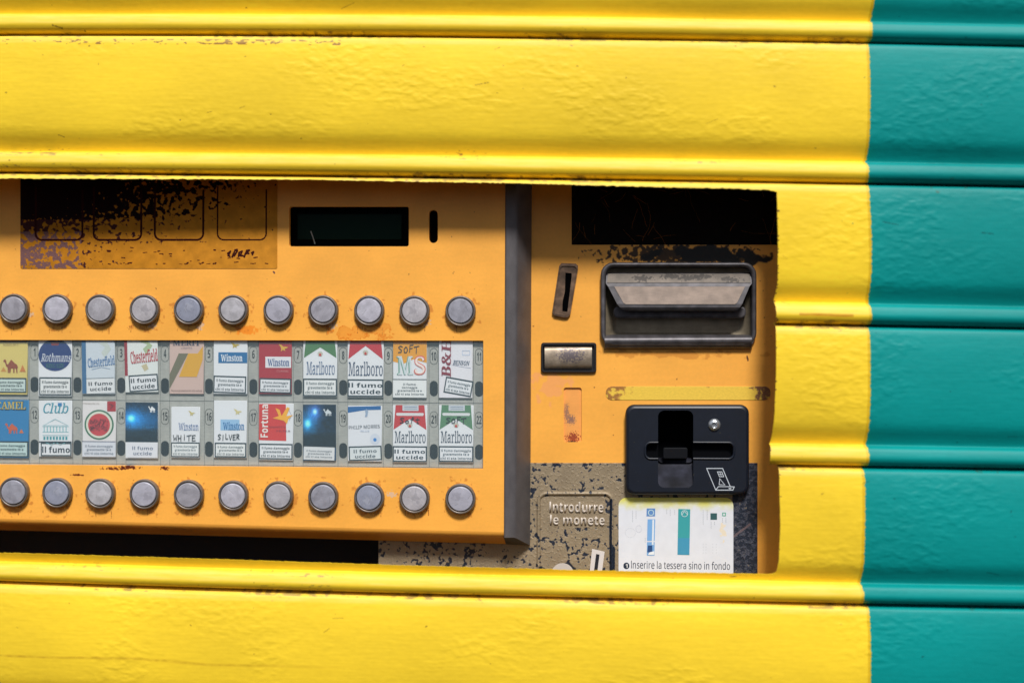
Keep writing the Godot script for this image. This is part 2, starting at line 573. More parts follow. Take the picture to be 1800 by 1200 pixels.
func build_cabinet() -> void:
	var right: float = on_machine(887, 600, FRONT).x
	var left := -560.0
	var top := 240.0
	var low_right := on_machine(887, 935, FRONT).y
	var low_left := on_machine(0, 911, FRONT).y
	var slope := (low_right - low_left) / (right - on_machine(0, 908, FRONT).x)
	var low_of := func(x: float) -> float: return low_right + (x - right) * slope
	var frame := Rect2(-440, -170, right + 440, 340)
	var im := panel_picture(frame, 1200, 960, 31, Vector3(253, 179, 76))
	var s_ := func(px, py) -> Vector2: return spot(frame, im, px, py, FRONT)
	blot(im, s_.call(612, 584), Vector2(60, 20), Color(0.86, 0.42, 0.05, 0.75), 4, 0.04, 0.9)
	blot(im, s_.call(668, 582), Vector2(36, 22), Color(0.84, 0.40, 0.06, 0.6), 5, 0.05, 0.9)
	blot(im, s_.call(430, 580), Vector2(40, 14), Color(0.95, 0.45, 0.04, 0.5), 6, 0.06)
	for q in [[52, 551], [688, 868], [268, 571], [352, 573], [748, 567], [585, 571]]:
		blot(im, s_.call(q[0], q[1]), Vector2(14, 11), Color(0.86, 0.74, 0.66, 0.8), q[0], 0.11)
	for q in [[225, 821, 22, 4], [200, 823, 26, 3], [288, 822, 9, 4], [135, 834, 14, 2], [572, 600, 6, 2]]:
		blot(im, s_.call(q[0], q[1]), Vector2(q[2], q[3]) * 1.5, Color(0.36, 0.12, 0.06, 0.95), q[0], 0.16)
	var rng := RandomNumberGenerator.new()
	rng.seed = 8
	for i in 60:   # short runs of dirt under the buttons, specks
		var b := i % 11
		var p: Vector2 = s_.call([22, 98, 174, 252, 330, 409, 489, 567, 648, 728, 809][b] + rng.randf_range(-26, 26), rng.randf_range(892, 900) if i % 2 else rng.randf_range(572, 577))
		draw_line(im, [p, p + Vector2(rng.randf_range(-1, 1), rng.randf_range(4, 18))], rng.randf_range(0.8, 1.8), Color(0.42, 0.18, 0.06, rng.randf_range(0.15, 0.5)), 0.3, i)
	for i in 90:
		var p2 := Vector2(rng.randf_range(20, 1180), rng.randf_range(60, 900))
		draw_line(im, [p2, p2 + Vector2(rng.randf_range(-2, 2), rng.randf_range(-1, 4))], rng.randf_range(0.6, 1.7), Color(0.4, 0.2, 0.1, rng.randf_range(0.2, 0.6)), 0.2, i + 300)
	draw_line(im, [s_.call(480, 477), s_.call(482, 480)], 3.0, Color(0.4, 0.25, 0.25, 0.9))
	for i in 11:   # grease rings round the buttons
		for row in 2:
			blot(im, s_.call([22, 98, 174, 252, 330, 409, 489, 567, 648, 728, 809][i] + 2, (545 if row == 0 else 871) + 4), Vector2(46, 48), Color(0.62, 0.3, 0.1, 0.34), i * 7 + row, 0.05)
	var orange := textured(im, 0.42)
	orange.metallic_specular = 0.45

	var outer := PackedVector2Array([Vector2(left, low_of.call(left)), Vector2(right, low_right), Vector2(right, top), Vector2(left, top)])
	var s := Shape.new(frame)
	var window := flat([-140, 597, 849.5, 598.5, 849, 824, -140, 815], FRONT)
	s.plate(outer, [window, rounded(508, 363, 718.5, 433, 4, FRONT), rounded(754, 369, 769.5, 427, 7.7, FRONT)], FRONT, 5.0)
	part("front_panel", s, orange, machine)

	# the sheet folds round the bottom edge
	s = Shape.new(frame)
	var rows := []
	var fold := [[0.0, 0.0], [-1.4, -0.3], [-2.9, -1.1], [-4.3, -2.5], [-5.4, -4.3], [-6.2, -6.6], [-12.5, -21.5]]
	for f in fold:
		var row := PackedVector3Array()
		for i in 41:
			var x := lerpf(left, right, i / 40.0)
			row.append(Vector3(x, low_of.call(x) + f[0], FRONT + f[1]))
		row.reverse()
		rows.append(row)
	s.loft(rows, false, false, true)
	part("bottom_fold", s, orange, machine)

	# the moulded grey end piece
	s = Shape.new(Rect2(right, -160, 30, 400))
	var grey := textured(brushed(160, 1024, Vector3(98, 94, 96), 41, true), 0.48, 0.35)
	var section := [[0.15, -0.4, 0.0], [0.15, 0.5, 0.0], [0.8, 1.0, 0.0], [2.0, 1.1, 0.0], [8.0, 0.2, 0.0], [9.4, -0.5, -0.4], [10.4, -1.8, -1.0], [19.5, -19.0, -8.6], [20.0, -23.0, -9.0]]
	rows = []
	var low_row := PackedVector3Array()
	var high_row := PackedVector3Array()
	for q in section:
		high_row.append(Vector3(right + q[0], top, FRONT + q[1]))
		low_row.append(Vector3(right + q[0], low_right - 4.2 + q[2], FRONT + q[1]))
	s.loft([high_row, low_row], false, false)
	s.next()
	var back := Vector3(right + 0.15, low_right - 13.0, 0.2)
	for i in low_row.size() - 1:
		s.tri(low_row[i], back, low_row[i + 1])
	var cap_mesh := smooth_sweep(high_row, low_row, Rect2(right, -160, 30, 400), back)
	part_mesh("end_trim", cap_mesh, grey, machine)

	# display with its recessed tray and dark screen
	var black := paint(rgb(7, 7, 8), 0.6, 0.0, 0.15)
	s = Shape.new()
	s.loft([ring(506, 361, 720, 435, 4, FRONT - 4.6, FRONT), ring(506, 361, 720, 435, 4, FRONT - 13, FRONT)], true, true)
	var display := part("display", s, black, machine)
	s = block(522, 376, 706, 421, 2, FRONT - 13, FRONT - 11.5, 1.0)
	part("screen", s, paint(rgb(10, 36, 31), 0.4, 0.0, 0.2), display)
	s = Shape.new()
	var scratch := PackedVector2Array([on_machine(541, 405, FRONT), on_machine(544, 413, FRONT), on_machine(546, 419, FRONT), on_machine(548, 426, FRONT)])
	s.stroke(scratch, 0.9, FRONT - 11.35)
	part("scratch", s, paint(rgb(150, 160, 160), 0.6), display)
	s = Shape.new()
	s.flat_fill(rounded(752, 367, 771.5, 429, 8.7, FRONT), FRONT - 5.0)
	part("indicator_lens", s, paint(rgb(5, 4, 5), 0.6, 0.0, 0.1), machine)

	build_buttons()
	build_board()
	build_worn_label()

func smooth_sweep(a: PackedVector3Array, b: PackedVector3Array, uv: Rect2, back: Vector3) -> ArrayMesh:
	var s := Shape.new(uv)
	s.next()
	var steps := 6
	for j in steps:
		for i in a.size() - 1:
			var t0 := j / float(steps)
			var t1 := (j + 1) / float(steps)
			s.quad(a[i].lerp(b[i], t1), a[i + 1].lerp(b[i + 1], t1), a[i + 1].lerp(b[i + 1], t0), a[i].lerp(b[i], t0))
	s.next()
	for i in b.size() - 1:
		s.tri(b[i], back, b[i + 1])
	return s.mesh()

func brushed(w: int, h: int, base: Vector3, seed_of: int, grain_down := false, mottle := 0.16) -> Image:
	var low := noise(seed_of, 0.02, w, h, 1, 4)
	var grain := noise(seed_of + 1, 0.2, w, h, 1 if grain_down else 8, 2)
	var fine := noise(seed_of + 2, 0.25, w, h, 1, 2)
	var bytes := PackedByteArray()
	bytes.resize(w * h * 3)
	for i in w * h:
		var c := base * (1.0 + (low[i] - 0.5) * mottle + (grain[i] - 0.5) * 0.08 + (fine[i] - 0.5) * 0.07)
		bytes[i * 3] = clampi(int(c.x), 0, 255); bytes[i * 3 + 1] = clampi(int(c.y), 0, 255); bytes[i * 3 + 2] = clampi(int(c.z), 0, 255)
	return to_image(bytes, w, h)

func pane(alpha: float, tint := Color(0.9, 0.95, 0.95), rough := 0.06) -> StandardMaterial3D:
	var m := StandardMaterial3D.new()
	m.albedo_color = Color(tint, alpha)
	m.transparency = BaseMaterial3D.TRANSPARENCY_ALPHA
	m.roughness = rough
	return m

func lathe(section: Array, uv: Rect2, n := 48) -> ArrayMesh:   # section of [radius, z]
	var s := Shape.new(uv)
	for i in section.size() - 1:
		if i == 0 or section[i].size() > 2: s.next()
		for k in n:
			var a := TAU * k / n
			var b := TAU * (k + 1) / n
			var p := Vector3(section[i][0] * cos(a), section[i][0] * sin(a), section[i][1])
			var q := Vector3(section[i][0] * cos(b), section[i][0] * sin(b), section[i][1])
			var p2 := Vector3(section[i + 1][0] * cos(a), section[i + 1][0] * sin(a), section[i + 1][1])
			var q2 := Vector3(section[i + 1][0] * cos(b), section[i + 1][0] * sin(b), section[i + 1][1])
			if section[i][0] > 0.001: s.tri(p, q, q2)
			if section[i + 1][0] > 0.001: s.tri(p, q2, p2)
			else: pass
			if section[i + 1][0] <= 0.001 and section[i][0] > 0.001: pass
	return s.mesh()

func build_buttons() -> void:
	var collar := lathe([[12.0, 0.0], [12.3, 3.2], [12.1, 4.6], [11.7, 5.3, 1], [11.2, 5.5], [10.6, 5.3], [10.3, 4.8, 1], [10.25, 1.5]], Rect2(-13, -13, 26, 26))
	var cap := lathe([[9.85, 1.5], [9.85, 5.3], [9.65, 5.75], [9.2, 6.0, 1], [6.0, 6.2], [3.0, 6.28], [0.0, 6.3]], Rect2(-10, -10, 20, 20))
	var collar_metal := textured(brushed(64, 64, Vector3(126, 117, 110), 51), 0.42, 0.55)
	var caps := []
	for i in 8:
		var tone: Vector3 = [Vector3(170, 169, 182), Vector3(146, 150, 168), Vector3(182, 178, 184), Vector3(166, 164, 172), Vector3(158, 156, 166), Vector3(172, 170, 176), Vector3(150, 150, 162), Vector3(176, 174, 186)][i]
		var face := brushed(96, 96, tone, 60 + i * 5, false, 0.1 + 0.012 * i)
		blot(face, Vector2(30 + i * 6, 40 + (i * 37) % 30), Vector2(26, 20), Color(0.84, 0.84, 0.88, 0.22) if i % 2 else Color(0.42, 0.41, 0.45, 0.2), i, 0.05)
		for j in 5:
			var from := Vector2((i * 31 + j * 17) % 80 + 8, (i * 13 + j * 29) % 80 + 8)
			draw_line(face, [from, from + Vector2.from_angle(i + j * 1.3) * (8 + j * 4)], 1.0, Color(0.9, 0.9, 0.92, 0.4) if j % 2 else Color(0.3, 0.3, 0.32, 0.4), 0.2, j)
		caps.append(textured(face, 0.46 + 0.015 * i, 0.15))
	var columns := [-54, 22, 98, 174, 252, 330, 408.5, 488, 567, 648, 728, 809]
	var rng := RandomNumberGenerator.new()
	rng.seed = 3
	for row in 2:
		for i in range(1, columns.size()):
			var x: float = columns[i]
			var y: float = lerpf(542, 546.5, i / 11.0) if row == 0 else lerpf(864, 877, i / 11.0)
			var p := on_machine(x, y, FRONT + 5.5)
			var b := Node3D.new()
			var n: int = taken.get("selection_button", 0)
			taken["selection_button"] = n + 1
			b.name = "selection_button" if n == 0 else "selection_button_%03d" % n
			machine.add_child(b, true)
			b.position = Vector3(p.x, p.y, FRONT) * MM
			part_mesh("collar", collar, collar_metal, b)
			var pale: bool = (row == 1 and i == 10) or (row == 0 and (i == 4 or i == 10))
			var c := part_mesh("cap", cap, caps[2] if pale else caps[[0, 1, 3, 4, 5, 6, 7][(i * 3 + row * 2) % 7]], b)
			c.rotation = Vector3(rng.randf_range(-0.025, 0.025), rng.randf_range(-0.025, 0.025), rng.randf() * TAU)

func build_board() -> void:
	# grey backing board with its cell lines, numbers and dark lock holes; packs stand in front of it
	var s := Shape.new()
	var board_shape := flat([-150, 585, 856, 586, 856, 832, -150, 826], BOARD)
	s.flat_fill(board_shape, BOARD)
	var board := part("display_board", s, textured(brushed(512, 256, Vector3(166, 168, 162), 71, false, 0.08), 0.6), machine)
	(board.material_override as StandardMaterial3D).texture_repeat = true
	var line := paint(rgb(26, 28, 30), 0.6)
	var cells := [-10, 68, 144, 220.5, 297.5, 375, 453.5, 532, 611, 690, 770.5]
	var strips := [50.5, 127, 204, 281, 358.5, 436, 515, 593.5, 673, 754, 832]
	for i in cells.size():
		for x in [cells[i], strips[i]]:
			s = Shape.new()
			s.stroke(PackedVector2Array([on_machine(x, 588, BOARD), on_machine(x + 0.5, 829, BOARD)]), 0.3, BOARD + 0.15)
			part("divider_line", s, paint(rgb(96, 100, 100), 0.6), board)
	for q in [[701.5, 708.5], [812.5, 822]]:
		s = Shape.new()
		s.stroke(PackedVector2Array([on_machine(-140, q[0] - 1, BOARD), on_machine(852, q[1], BOARD)]), 0.3, BOARD + 0.3)
		part("divider_line", s, paint(rgb(96, 100, 100), 0.6), board)
	var dark := paint(rgb(24, 28, 32), 0.5)
	for row in 2:
		for i in 11:
			var x: float = [60, 135.5, 212.5, 289.5, 367, 445, 523.5, 603, 682.5, 762.5, 842][i]
			var y: float = lerpf(619, 627, i / 10.0) if row == 0 else lerpf(729, 738, i / 10.0)
			s = Shape.new()
			var oval := PackedVector2Array()
			var list := corners(x - 6.5, y - 14, x + 6.5, y + 14, 6.5, 6)
			for j in range(0, list.size(), 2):
				oval.append(on_machine(list[j], list[j + 1], BOARD))
			s.stroke(oval, 0.34, BOARD + 0.15, true)
			var number := str(i + 1 + row * 11)
			var wide := 3.2 if number == "1" else (4.6 if number.length() == 1 else 9.0)
			if number == "11": wide = 7.5
			var a := on_machine(x - wide * 0.5, y + 7, BOARD)
			var b := on_machine(x + wide * 0.5, y - 7.5, BOARD)
			s.letters(number, sans_bold, Rect2(a, b - a), BOARD + 0.15)
			part("number_badge", s, line, board)
			s = Shape.new()
			s.flat_fill(rounded(x - 7, y + 43, x + 7, y + 70, 7, BOARD, 6), BOARD + 0.15)
			part("lock_hole", s, dark, board)
	# the clear cover
	s = Shape.new()
	s.flat_fill(flat([-140, 596, 850.5, 597.5, 850, 825, -140, 816], FRONT), FRONT - 1.6)
	part("window_pane", s, pane(0.085, Color(0.76, 0.9, 0.96)), machine)

func build_worn_label() -> void:
	var x0 := 35.0; var x1 := 487.0; var y0 := 298.0; var y1 := 472.0
	var a := on_machine(x0, y1, FRONT)
	var b := on_machine(x1, y0, FRONT)
	var frame := Rect2(a, b - a)
	var w := 904
	var h := 348
	var n1 := noise(81, 0.042, w, h, 1, 3)
	var n2 := noise(82, 0.02, w, h, 1, 3)
	var n3 := noise(83, 0.2, w, h, 1, 2)
	var bytes := PackedByteArray()
	bytes.resize(w * h * 3)
	for y in h:
		for x in w:
			var i := y * w + x
			var u := x / float(w)
			var v := y / float(h)
			var c := Vector3(184, 120, 30).lerp(Vector3(214, 146, 54), 0.65 * u) * (0.9 + n2[i] * 0.16 + (n3[i] - 0.5) * 0.05)
			var p := 0.0
			var vv := v + (n2[i] - 0.5) * 0.16
			if vv < 0.52: p = clampf(1.62 - u * 1.35, 0.3, 1.5) * (0.8 + 0.2 * smoothstep(0.56, 0.3, v))
			elif vv < 0.76: p = clampf(0.86 - u * 0.6, 0.3, 1.0)
			else: p = clampf(1.08 - u * 1.75, 0.24, 1.0)
			if v < 0.22: p += 0.15
			if u < 0.09 and v > 0.5: p = 0.95
			var k := n1[i] * 0.62 + n2[i] * 0.4 - (0.98 - p * 0.6)
			if k > 0.0:
				var d := Vector3(28, 13, 15) if v < 0.5 else Vector3(66, 34, 34)
				if u < 0.24 and v > 0.62: d = Vector3(116, 84, 84) * (0.85 + n3[i] * 0.3)
				c = c.lerp(d, minf(1.0, k * 14.0))
			bytes[i * 3] = clampi(int(c.x), 0, 255); bytes[i * 3 + 1] = clampi(int(c.y), 0, 255); bytes[i * 3 + 2] = clampi(int(c.z), 0, 255)
	var im := to_image(bytes, w, h)
	var n := 0
	for q in [[62, 145], [165, 249], [273, 358], [383, 468]]:   # four worn rounded frames
		var pts := []
		var l: float = (q[0] - x0) * 2.0
		var r: float = (q[1] - x0) * 2.0
		var bot := (421 - y0) * 2.0
		pts.append(Vector2(l, 60))
		for i in 7:
			var t := PI + PI / 2 * i / 6.0
			pts.append(Vector2(l + 22 + 22 * cos(t), bot - 22 - 22 * sin(t)))
		for i in 7:
			var t := PI * 1.5 + PI / 2 * i / 6.0
			pts.append(Vector2(r - 22 + 22 * cos(t), bot - 22 - 22 * sin(t)))
		pts.append(Vector2(r, 70))
		draw_line(im, pts, 6.5 if n < 3 else 5.0, Color(0.2, 0.06, 0.06, 0.95), 0.0 if n < 3 else 0.35, n + 2)
		n += 1
	# remains of a printed word
	for q in [[[402, 449], [406, 441], [401, 445], [405, 451]], [[409, 451], [414, 439], [418, 440], [412, 450]], [[420, 450], [421, 443], [426, 441], [423, 449], [428, 449]], [[430, 451], [434, 440], [439, 439], [433, 445], [438, 445]], [[443, 444], [446, 442], [444, 448]]]:
		var pts := []
		for p in q:
			pts.append(Vector2((p[0] - x0) * 2, (p[1] - y0) * 2))
		draw_line(im, pts, 6.0, Color(0.22, 0.08, 0.08, 0.9), 0.12, 7)
	var rng := RandomNumberGenerator.new()
	rng.seed = 21
	for i in 46:
		var p := Vector2(rng.randf_range(300, 880), [rng.randf_range(325, 332), rng.randf_range(270, 322)][i % 2])
		draw_line(im, [p, p + Vector2(rng.randf_range(2, 14), rng.randf_range(-2, 2))], rng.randf_range(2, 5), Color(0.26, 0.1, 0.08, 0.85), 0.3, i)
	var s := block(x0, y0, x1, y1, 3, FRONT + 0.05, FRONT + 0.35, 0.0, frame)
	part("worn_label", s, matte(textured(im, 0.55)), machine)


# ---------------------------------------------------------------- lower panel

func build_lower_panel() -> void:
	var right := 380.0
	var frame := Rect2(-30, -200, right + 30, 400)
	var im := panel_picture(frame, 820, 800, 91, Vector3(253, 179, 76))
	var s_ := func(px, py) -> Vector2: return spot(frame, im, px, py, 0.0)
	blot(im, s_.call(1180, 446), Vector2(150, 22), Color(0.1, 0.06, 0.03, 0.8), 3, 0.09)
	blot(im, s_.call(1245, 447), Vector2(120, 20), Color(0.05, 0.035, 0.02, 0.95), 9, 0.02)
	blot(im, s_.call(970, 675), Vector2(38, 40), Color(0.95, 0.62, 0.5, 0.4), 13, 0.04)
	blot(im, s_.call(1190, 622), Vector2(150, 9), Color(0.62, 0.34, 0.1, 0.3), 14, 0.03)
	draw_line(im, [s_.call(1313, 625), s_.call(1315, 634)], 2.0, Color(0.3, 0.15, 0.1, 0.8))
	var rng := RandomNumberGenerator.new()
	rng.seed = 18
	for i in 50:
		var p2 := Vector2(rng.randf_range(60, 700), rng.randf_range(200, 560))
		draw_line(im, [p2, p2 + Vector2(rng.randf_range(-2, 2), rng.randf_range(-1, 3))], rng.randf_range(0.6, 1.6), Color(0.4, 0.2, 0.1, rng.randf_range(0.2, 0.6)), 0.2, i + 300)
	var orange := textured(im, 0.42)
	orange.metallic_specular = 0.45
	var outer := PackedVector2Array([Vector2(-560, -240), Vector2(right, -240), Vector2(right, 240), Vector2(-560, 240)])
	var hatch := flat([-160, 915, 668, 925, 668, 1120, -160, 1120])  # left end stretched so its dark opening stands in for cabinet shade
	var s := Shape.new(frame)
	s.plate(outer, [hatch, rounded(1061, 465, 1327, 610, 17), rounded(1152, 717, 1224, 818, 8), rounded(991, 681, 1022.5, 777, 4)], 0.0, 3.0)
	part("lower_panel", s, orange, machine)

	s = Shape.new()
	var rim := PackedVector2Array(hatch)
	s.loft([level(rim, -2.6), level(rim, -70.0)], true, true)
	part("delivery_hatch", s, paint(rgb(24, 25, 38), 0.6), machine)

	# scuffed floor of the shallow coin window
	var a := on_machine(990, 778)
	var b := on_machine(1023.5, 680)
	var f2 := Rect2(a, b - a)
	var im2 := panel_picture(f2, 96, 256, 101, Vector3(244, 166, 84))
	blot(im2, Vector2(48, 232), Vector2(46, 34), Color(0.55, 0.2, 0.1, 0.85), 3, 0.09)
	blot(im2, Vector2(40, 150), Vector2(30, 30), Color(0.5, 0.38, 0.36, 0.85), 5, 0.12)
	blot(im2, Vector2(16, 120), Vector2(18, 60), Color(0.5, 0.38, 0.36, 0.7), 6, 0.12)
	blot(im2, Vector2(44, 252), Vector2(40, 8), Color(0.2, 0.1, 0.08, 0.9), 8, 0.12)
	s = Shape.new(f2)
	s.flat_fill(rounded(990, 680, 1023.5, 778, 4), -1.6)
	part("coin_window", s, textured(im2, 0.5), machine)

	build_black_sticker()
	build_coin_slot()
	build_coin_return()
	build_release_button()
	build_worn_strip()
	build_instruction_plate()
	build_card_reader()
	build_paper_label()

func build_black_sticker() -> void:
	var w := 760
	var h := 240
	var n := noise(111, 0.05, w, h, 1, 4)
	var bytes := PackedByteArray()
	bytes.resize(w * h * 3)
	for i in w * h:
		var c := Vector3(19, 15, 13) * (0.8 + n[i] * 0.4)
		bytes[i * 3] = int(c.x); bytes[i * 3 + 1] = int(c.y); bytes[i * 3 + 2] = int(c.z)
	var im := to_image(bytes, w, h)
	var rng := RandomNumberGenerator.new()
	rng.seed = 44
	for k in 34:   # cracks in the old film
		var p := Vector2(rng.randf_range(10, 740), rng.randf_range(10, 220))
		var d := Vector2.from_angle(rng.randf_range(0.9, 2.2) if k % 3 else rng.randf_range(-0.3, 0.3))
		var pts := [p]
		for j in rng.randi_range(4, 16):
			d = d.rotated(rng.randf_range(-0.32, 0.32))
			p += d * 9.0
			pts.append(p)
		draw_line(im, pts, 1.3, Color(0.55, 0.33, 0.12, rng.randf_range(0.45, 1.0)), 0.12, k)
	var a := on_machine(1005, 430)
	var b := on_machine(1385, 310)
	part("black_sticker", block(1005, 310, 1385, 430, 1, 0.05, 0.35, 0.0, Rect2(a, b - a)), matte(textured(im, 0.6)), machine)

func matte(m: StandardMaterial3D) -> StandardMaterial3D:
	m.metallic_specular = 0.15
	return m

func build_coin_slot() -> void:
	var metal := textured(brushed(96, 256, Vector3(112, 90, 74), 121, true, 0.6), 0.45, 0.4)
	var grow := func(k: float, z: float) -> PackedVector3Array:
		var c := Vector2(993.5, 510)
		var out := []
		for q in [[987, 462], [1012, 463], [1016, 467], [1016, 474], [1002.5, 553], [999, 558], [993, 559], [974, 555.5], [970.5, 551], [971, 545], [983, 467]]:
			var d := Vector2(q[0], q[1]) - c
			d -= d.normalized() * k
			out.append(c.x + d.x); out.append(c.y + d.y)
		return level(flat(out, 3.0), z)
	var root := Node3D.new()
	root.name = "coin_slot"
	machine.add_child(root, true)
	var fr := Rect2(on_machine(968, 562), on_machine(1018, 460) - on_machine(968, 562))
	var s := Shape.new(fr)
	s.loft([grow.call(0.0, 0.0), grow.call(0.0, 2.0), grow.call(1.2, 2.8), grow.call(5.0, 2.9), grow.call(6.5, 1.9)])
	part("bezel", s, metal, root)
	s = Shape.new(fr)
	s.loft([level(flat([994, 479, 1005, 480, 1005, 486, 997.5, 548, 988.5, 547, 989, 530, 993, 512], 2.0), 1.9), level(flat([995, 480.5, 1004, 481.5, 1004, 486, 996.5, 546.5, 989.5, 545.5, 990, 530, 994, 512], 2.0), 2.15)])
	part("slot", s, paint(rgb(4, 4, 5), 0.9, 0.0, 0.1), root)

func build_coin_return() -> void:
	var root := Node3D.new()
	root.name = "coin_return"
	machine.add_child(root, true)
	var fr := Rect2(on_machine(1050, 620), on_machine(1335, 455) - on_machine(1050, 620))
	var dark_metal := textured(brushed(512, 300, Vector3(94, 91, 95), 131, false, 0.4), 0.46, 0.5)
	var pale_metal := textured(brushed(512, 300, Vector3(136, 121, 111), 141, false, 0.2), 0.5, 0.35)
	var inner := textured(brushed(256, 128, Vector3(142, 130, 110), 151, false, 0.3), 0.42, 0.35)
	# rim, open towards the bottom lip
	var s := Shape.new(fr)
	s.loft([ring(1056, 461, 1330, 607, 22, 0.0, 4), ring(1056, 461, 1330, 607, 22, 4.6, 4), ring(1057.5, 462.5, 1328.5, 606, 21, 5.8, 4), ring(1060, 465, 1326, 605, 19, 6.2, 4), ring(1063, 468, 1323, 604, 17, 5.6, 4), ring(1064.5, 469.5, 1321.5, 603, 16, 4.0, 4), ring(1066, 470.5, 1320.5, 602, 15, -14.0, 4)], true, false, true)
	part("rim", s, dark_metal, root)
	# pocket: sloping walls and the rounded back
	s = Shape.new(fr)
	s.loft([ring(1064.5, 469, 1321.5, 607, 14, -2.0, 1), ring(1067, 490, 1319, 604, 12, -4.0, 1), ring(1070, 505, 1316, 600, 12, -6.0, 1), ring(1078, 512, 1308, 590, 14, -12.0, 1), ring(1084, 516, 1302, 584, 12, -13.5, 1)], true, true, true)
	part("pocket", s, inner, root)
	# the tilted flap: top, front and lower lip
	s = Shape.new(fr)
	var at := func(x: float, y: float, z: float) -> Vector3:
		var p := on_machine(x, y, z)
		return Vector3(p.x, p.y, z)
	var sections := []
	for q in [[1066, 1321, 479, -3.0], [1066, 1321, 480, 0.5], [1066, 1321, 484, 2.0], [1065, 1322, 497, 5.6], [1066, 1321, 499.5, 6.3], [1069, 1318, 503, 6.8], [1085, 1305, 534, 9.6], [1090, 1301, 540, 9.8], [1095, 1297, 544, 8.8], [1100, 1293, 546.5, 6.6], [1100, 1293, 546, -8.0]]:
		sections.append(PackedVector3Array([at.call(q[1], q[2], q[3]), at.call(q[0], q[2], q[3])]))
	s.loft(sections, false, false)
	s.next()
	var base_l: Vector3 = at.call(1100, 520, -8.0)
	var base_r: Vector3 = at.call(1293, 520, -8.0)
	for i in sections.size() - 1:
		s.tri(sections[i][1], base_l, sections[i + 1][1])
		s.tri(sections[i][0], sections[i + 1][0], base_r)
	var flap := part("flap", s, textured(brushed(512, 300, Vector3(78, 76, 80), 135, false, 0.4), 0.5, 0.45), root)
	s = Shape.new(fr)
	var inset := [at.call(1080, 503.5, 7.35), at.call(1096, 532, 9.8), at.call(1100, 534.5, 10.05), at.call(1292, 534.5, 10.05), at.call(1296, 532, 9.8), at.call(1310, 503.5, 7.35)]
	s.fill(PackedVector2Array([Vector2(inset[0].x, inset[0].y), Vector2(inset[1].x, inset[1].y), Vector2(inset[2].x, inset[2].y), Vector2(inset[3].x, inset[3].y), Vector2(inset[4].x, inset[4].y), Vector2(inset[5].x, inset[5].y)]), PackedVector3Array(inset))
	part("push_plate", s, pale_metal, flap)
	s = Shape.new(fr)
	s.quad(at.call(1067, 496.5, 5.95), at.call(1320, 496.5, 5.95), at.call(1318, 481, 1.75), at.call(1069, 481, 1.75))
	var worn := brushed(512, 300, Vector3(88, 80, 73), 161, false, 0.35)
	for q in [[140, 62], [230, 54], [290, 60], [330, 55], [420, 66]]:
		blot(worn, Vector2(q[0], q[1]), Vector2(46, 14), Color(0.13, 0.11, 0.1, 0.8), q[0], 0.08)
	part("top_plate", s, textured(worn, 0.5, 0.35), flap)
	# bar behind the flap, and the lower lip
	s = block(1078, 538, 1312, 559, 9, -12.0, -2.0, 3.0, fr)
	part("inner_bar", s, dark_metal, root)
	s = Shape.new(fr)
	var bar := []
	for q in [[588, -8.0], [590, 2.0], [592, 5.8], [595, 7.2], [599, 7.5], [603, 6.9], [606, 5.4], [610, 4.6], [612.5, 3.0], [613.5, 0.1]]:
		bar.append(PackedVector3Array([at.call(1322, q[0], q[1]), at.call(1063, q[0], q[1])]))
	s.loft(bar, false, false, true)
	part("bottom_lip", s, dark_metal, root)

func build_release_button() -> void:
	var root := Node3D.new()
	root.name = "release_button"
	machine.add_child(root, true)
	var s := Shape.new()
	s.loft([ring(951, 602, 1048.5, 655, 5, 0.0, 2.5), ring(951, 602, 1048.5, 655, 5, 2.0, 2.5), ring(952.5, 603.5, 1047, 653.5, 4, 2.8, 2.5), ring(954.5, 606, 1045, 651.5, 3, 2.8, 2.5), ring(955.5, 607, 1044, 650.5, 2.5, 0.3, 2.5)])
	part("surround", s, paint(rgb(34, 34, 38), 0.4), root)
	var fr := Rect2(on_machine(956, 651), on_machine(1043, 608) - on_machine(956, 651))
	s = Shape.new(fr)
	var rows := []
	for q in [[609.5, 0.4], [609.8, 2.6], [611.5, 3.6], [615, 4.2], [622, 4.7], [630, 4.8], [638, 4.3], [643, 3.4], [646.5, 2.0], [648.3, 0.4]]:
		var a := on_machine(1040.5, q[0], q[1])
		var b := on_machine(957.5, q[0], q[1])
		rows.append(PackedVector3Array([Vector3(a.x, a.y, q[1]), Vector3(b.x, b.y, q[1])]))
	s.loft(rows, false, false, true)
	s.next()
	for e in 2:
		for i in range(1, rows.size() - 1):
			if e == 0: s.tri(rows[0][0], rows[i][0], rows[i + 1][0])
			else: s.tri(rows[0][1], rows[i + 1][1], rows[i][1])
	var im := brushed(256, 128, Vector3(168, 152, 134), 171, false, 0.25)
	blot(im, Vector2(140, 50), Vector2(90, 50), Color(0.4, 0.37, 0.42, 0.7), 4, 0.07)
	part("key_cap", s, textured(im, 0.42, 0.5), root)

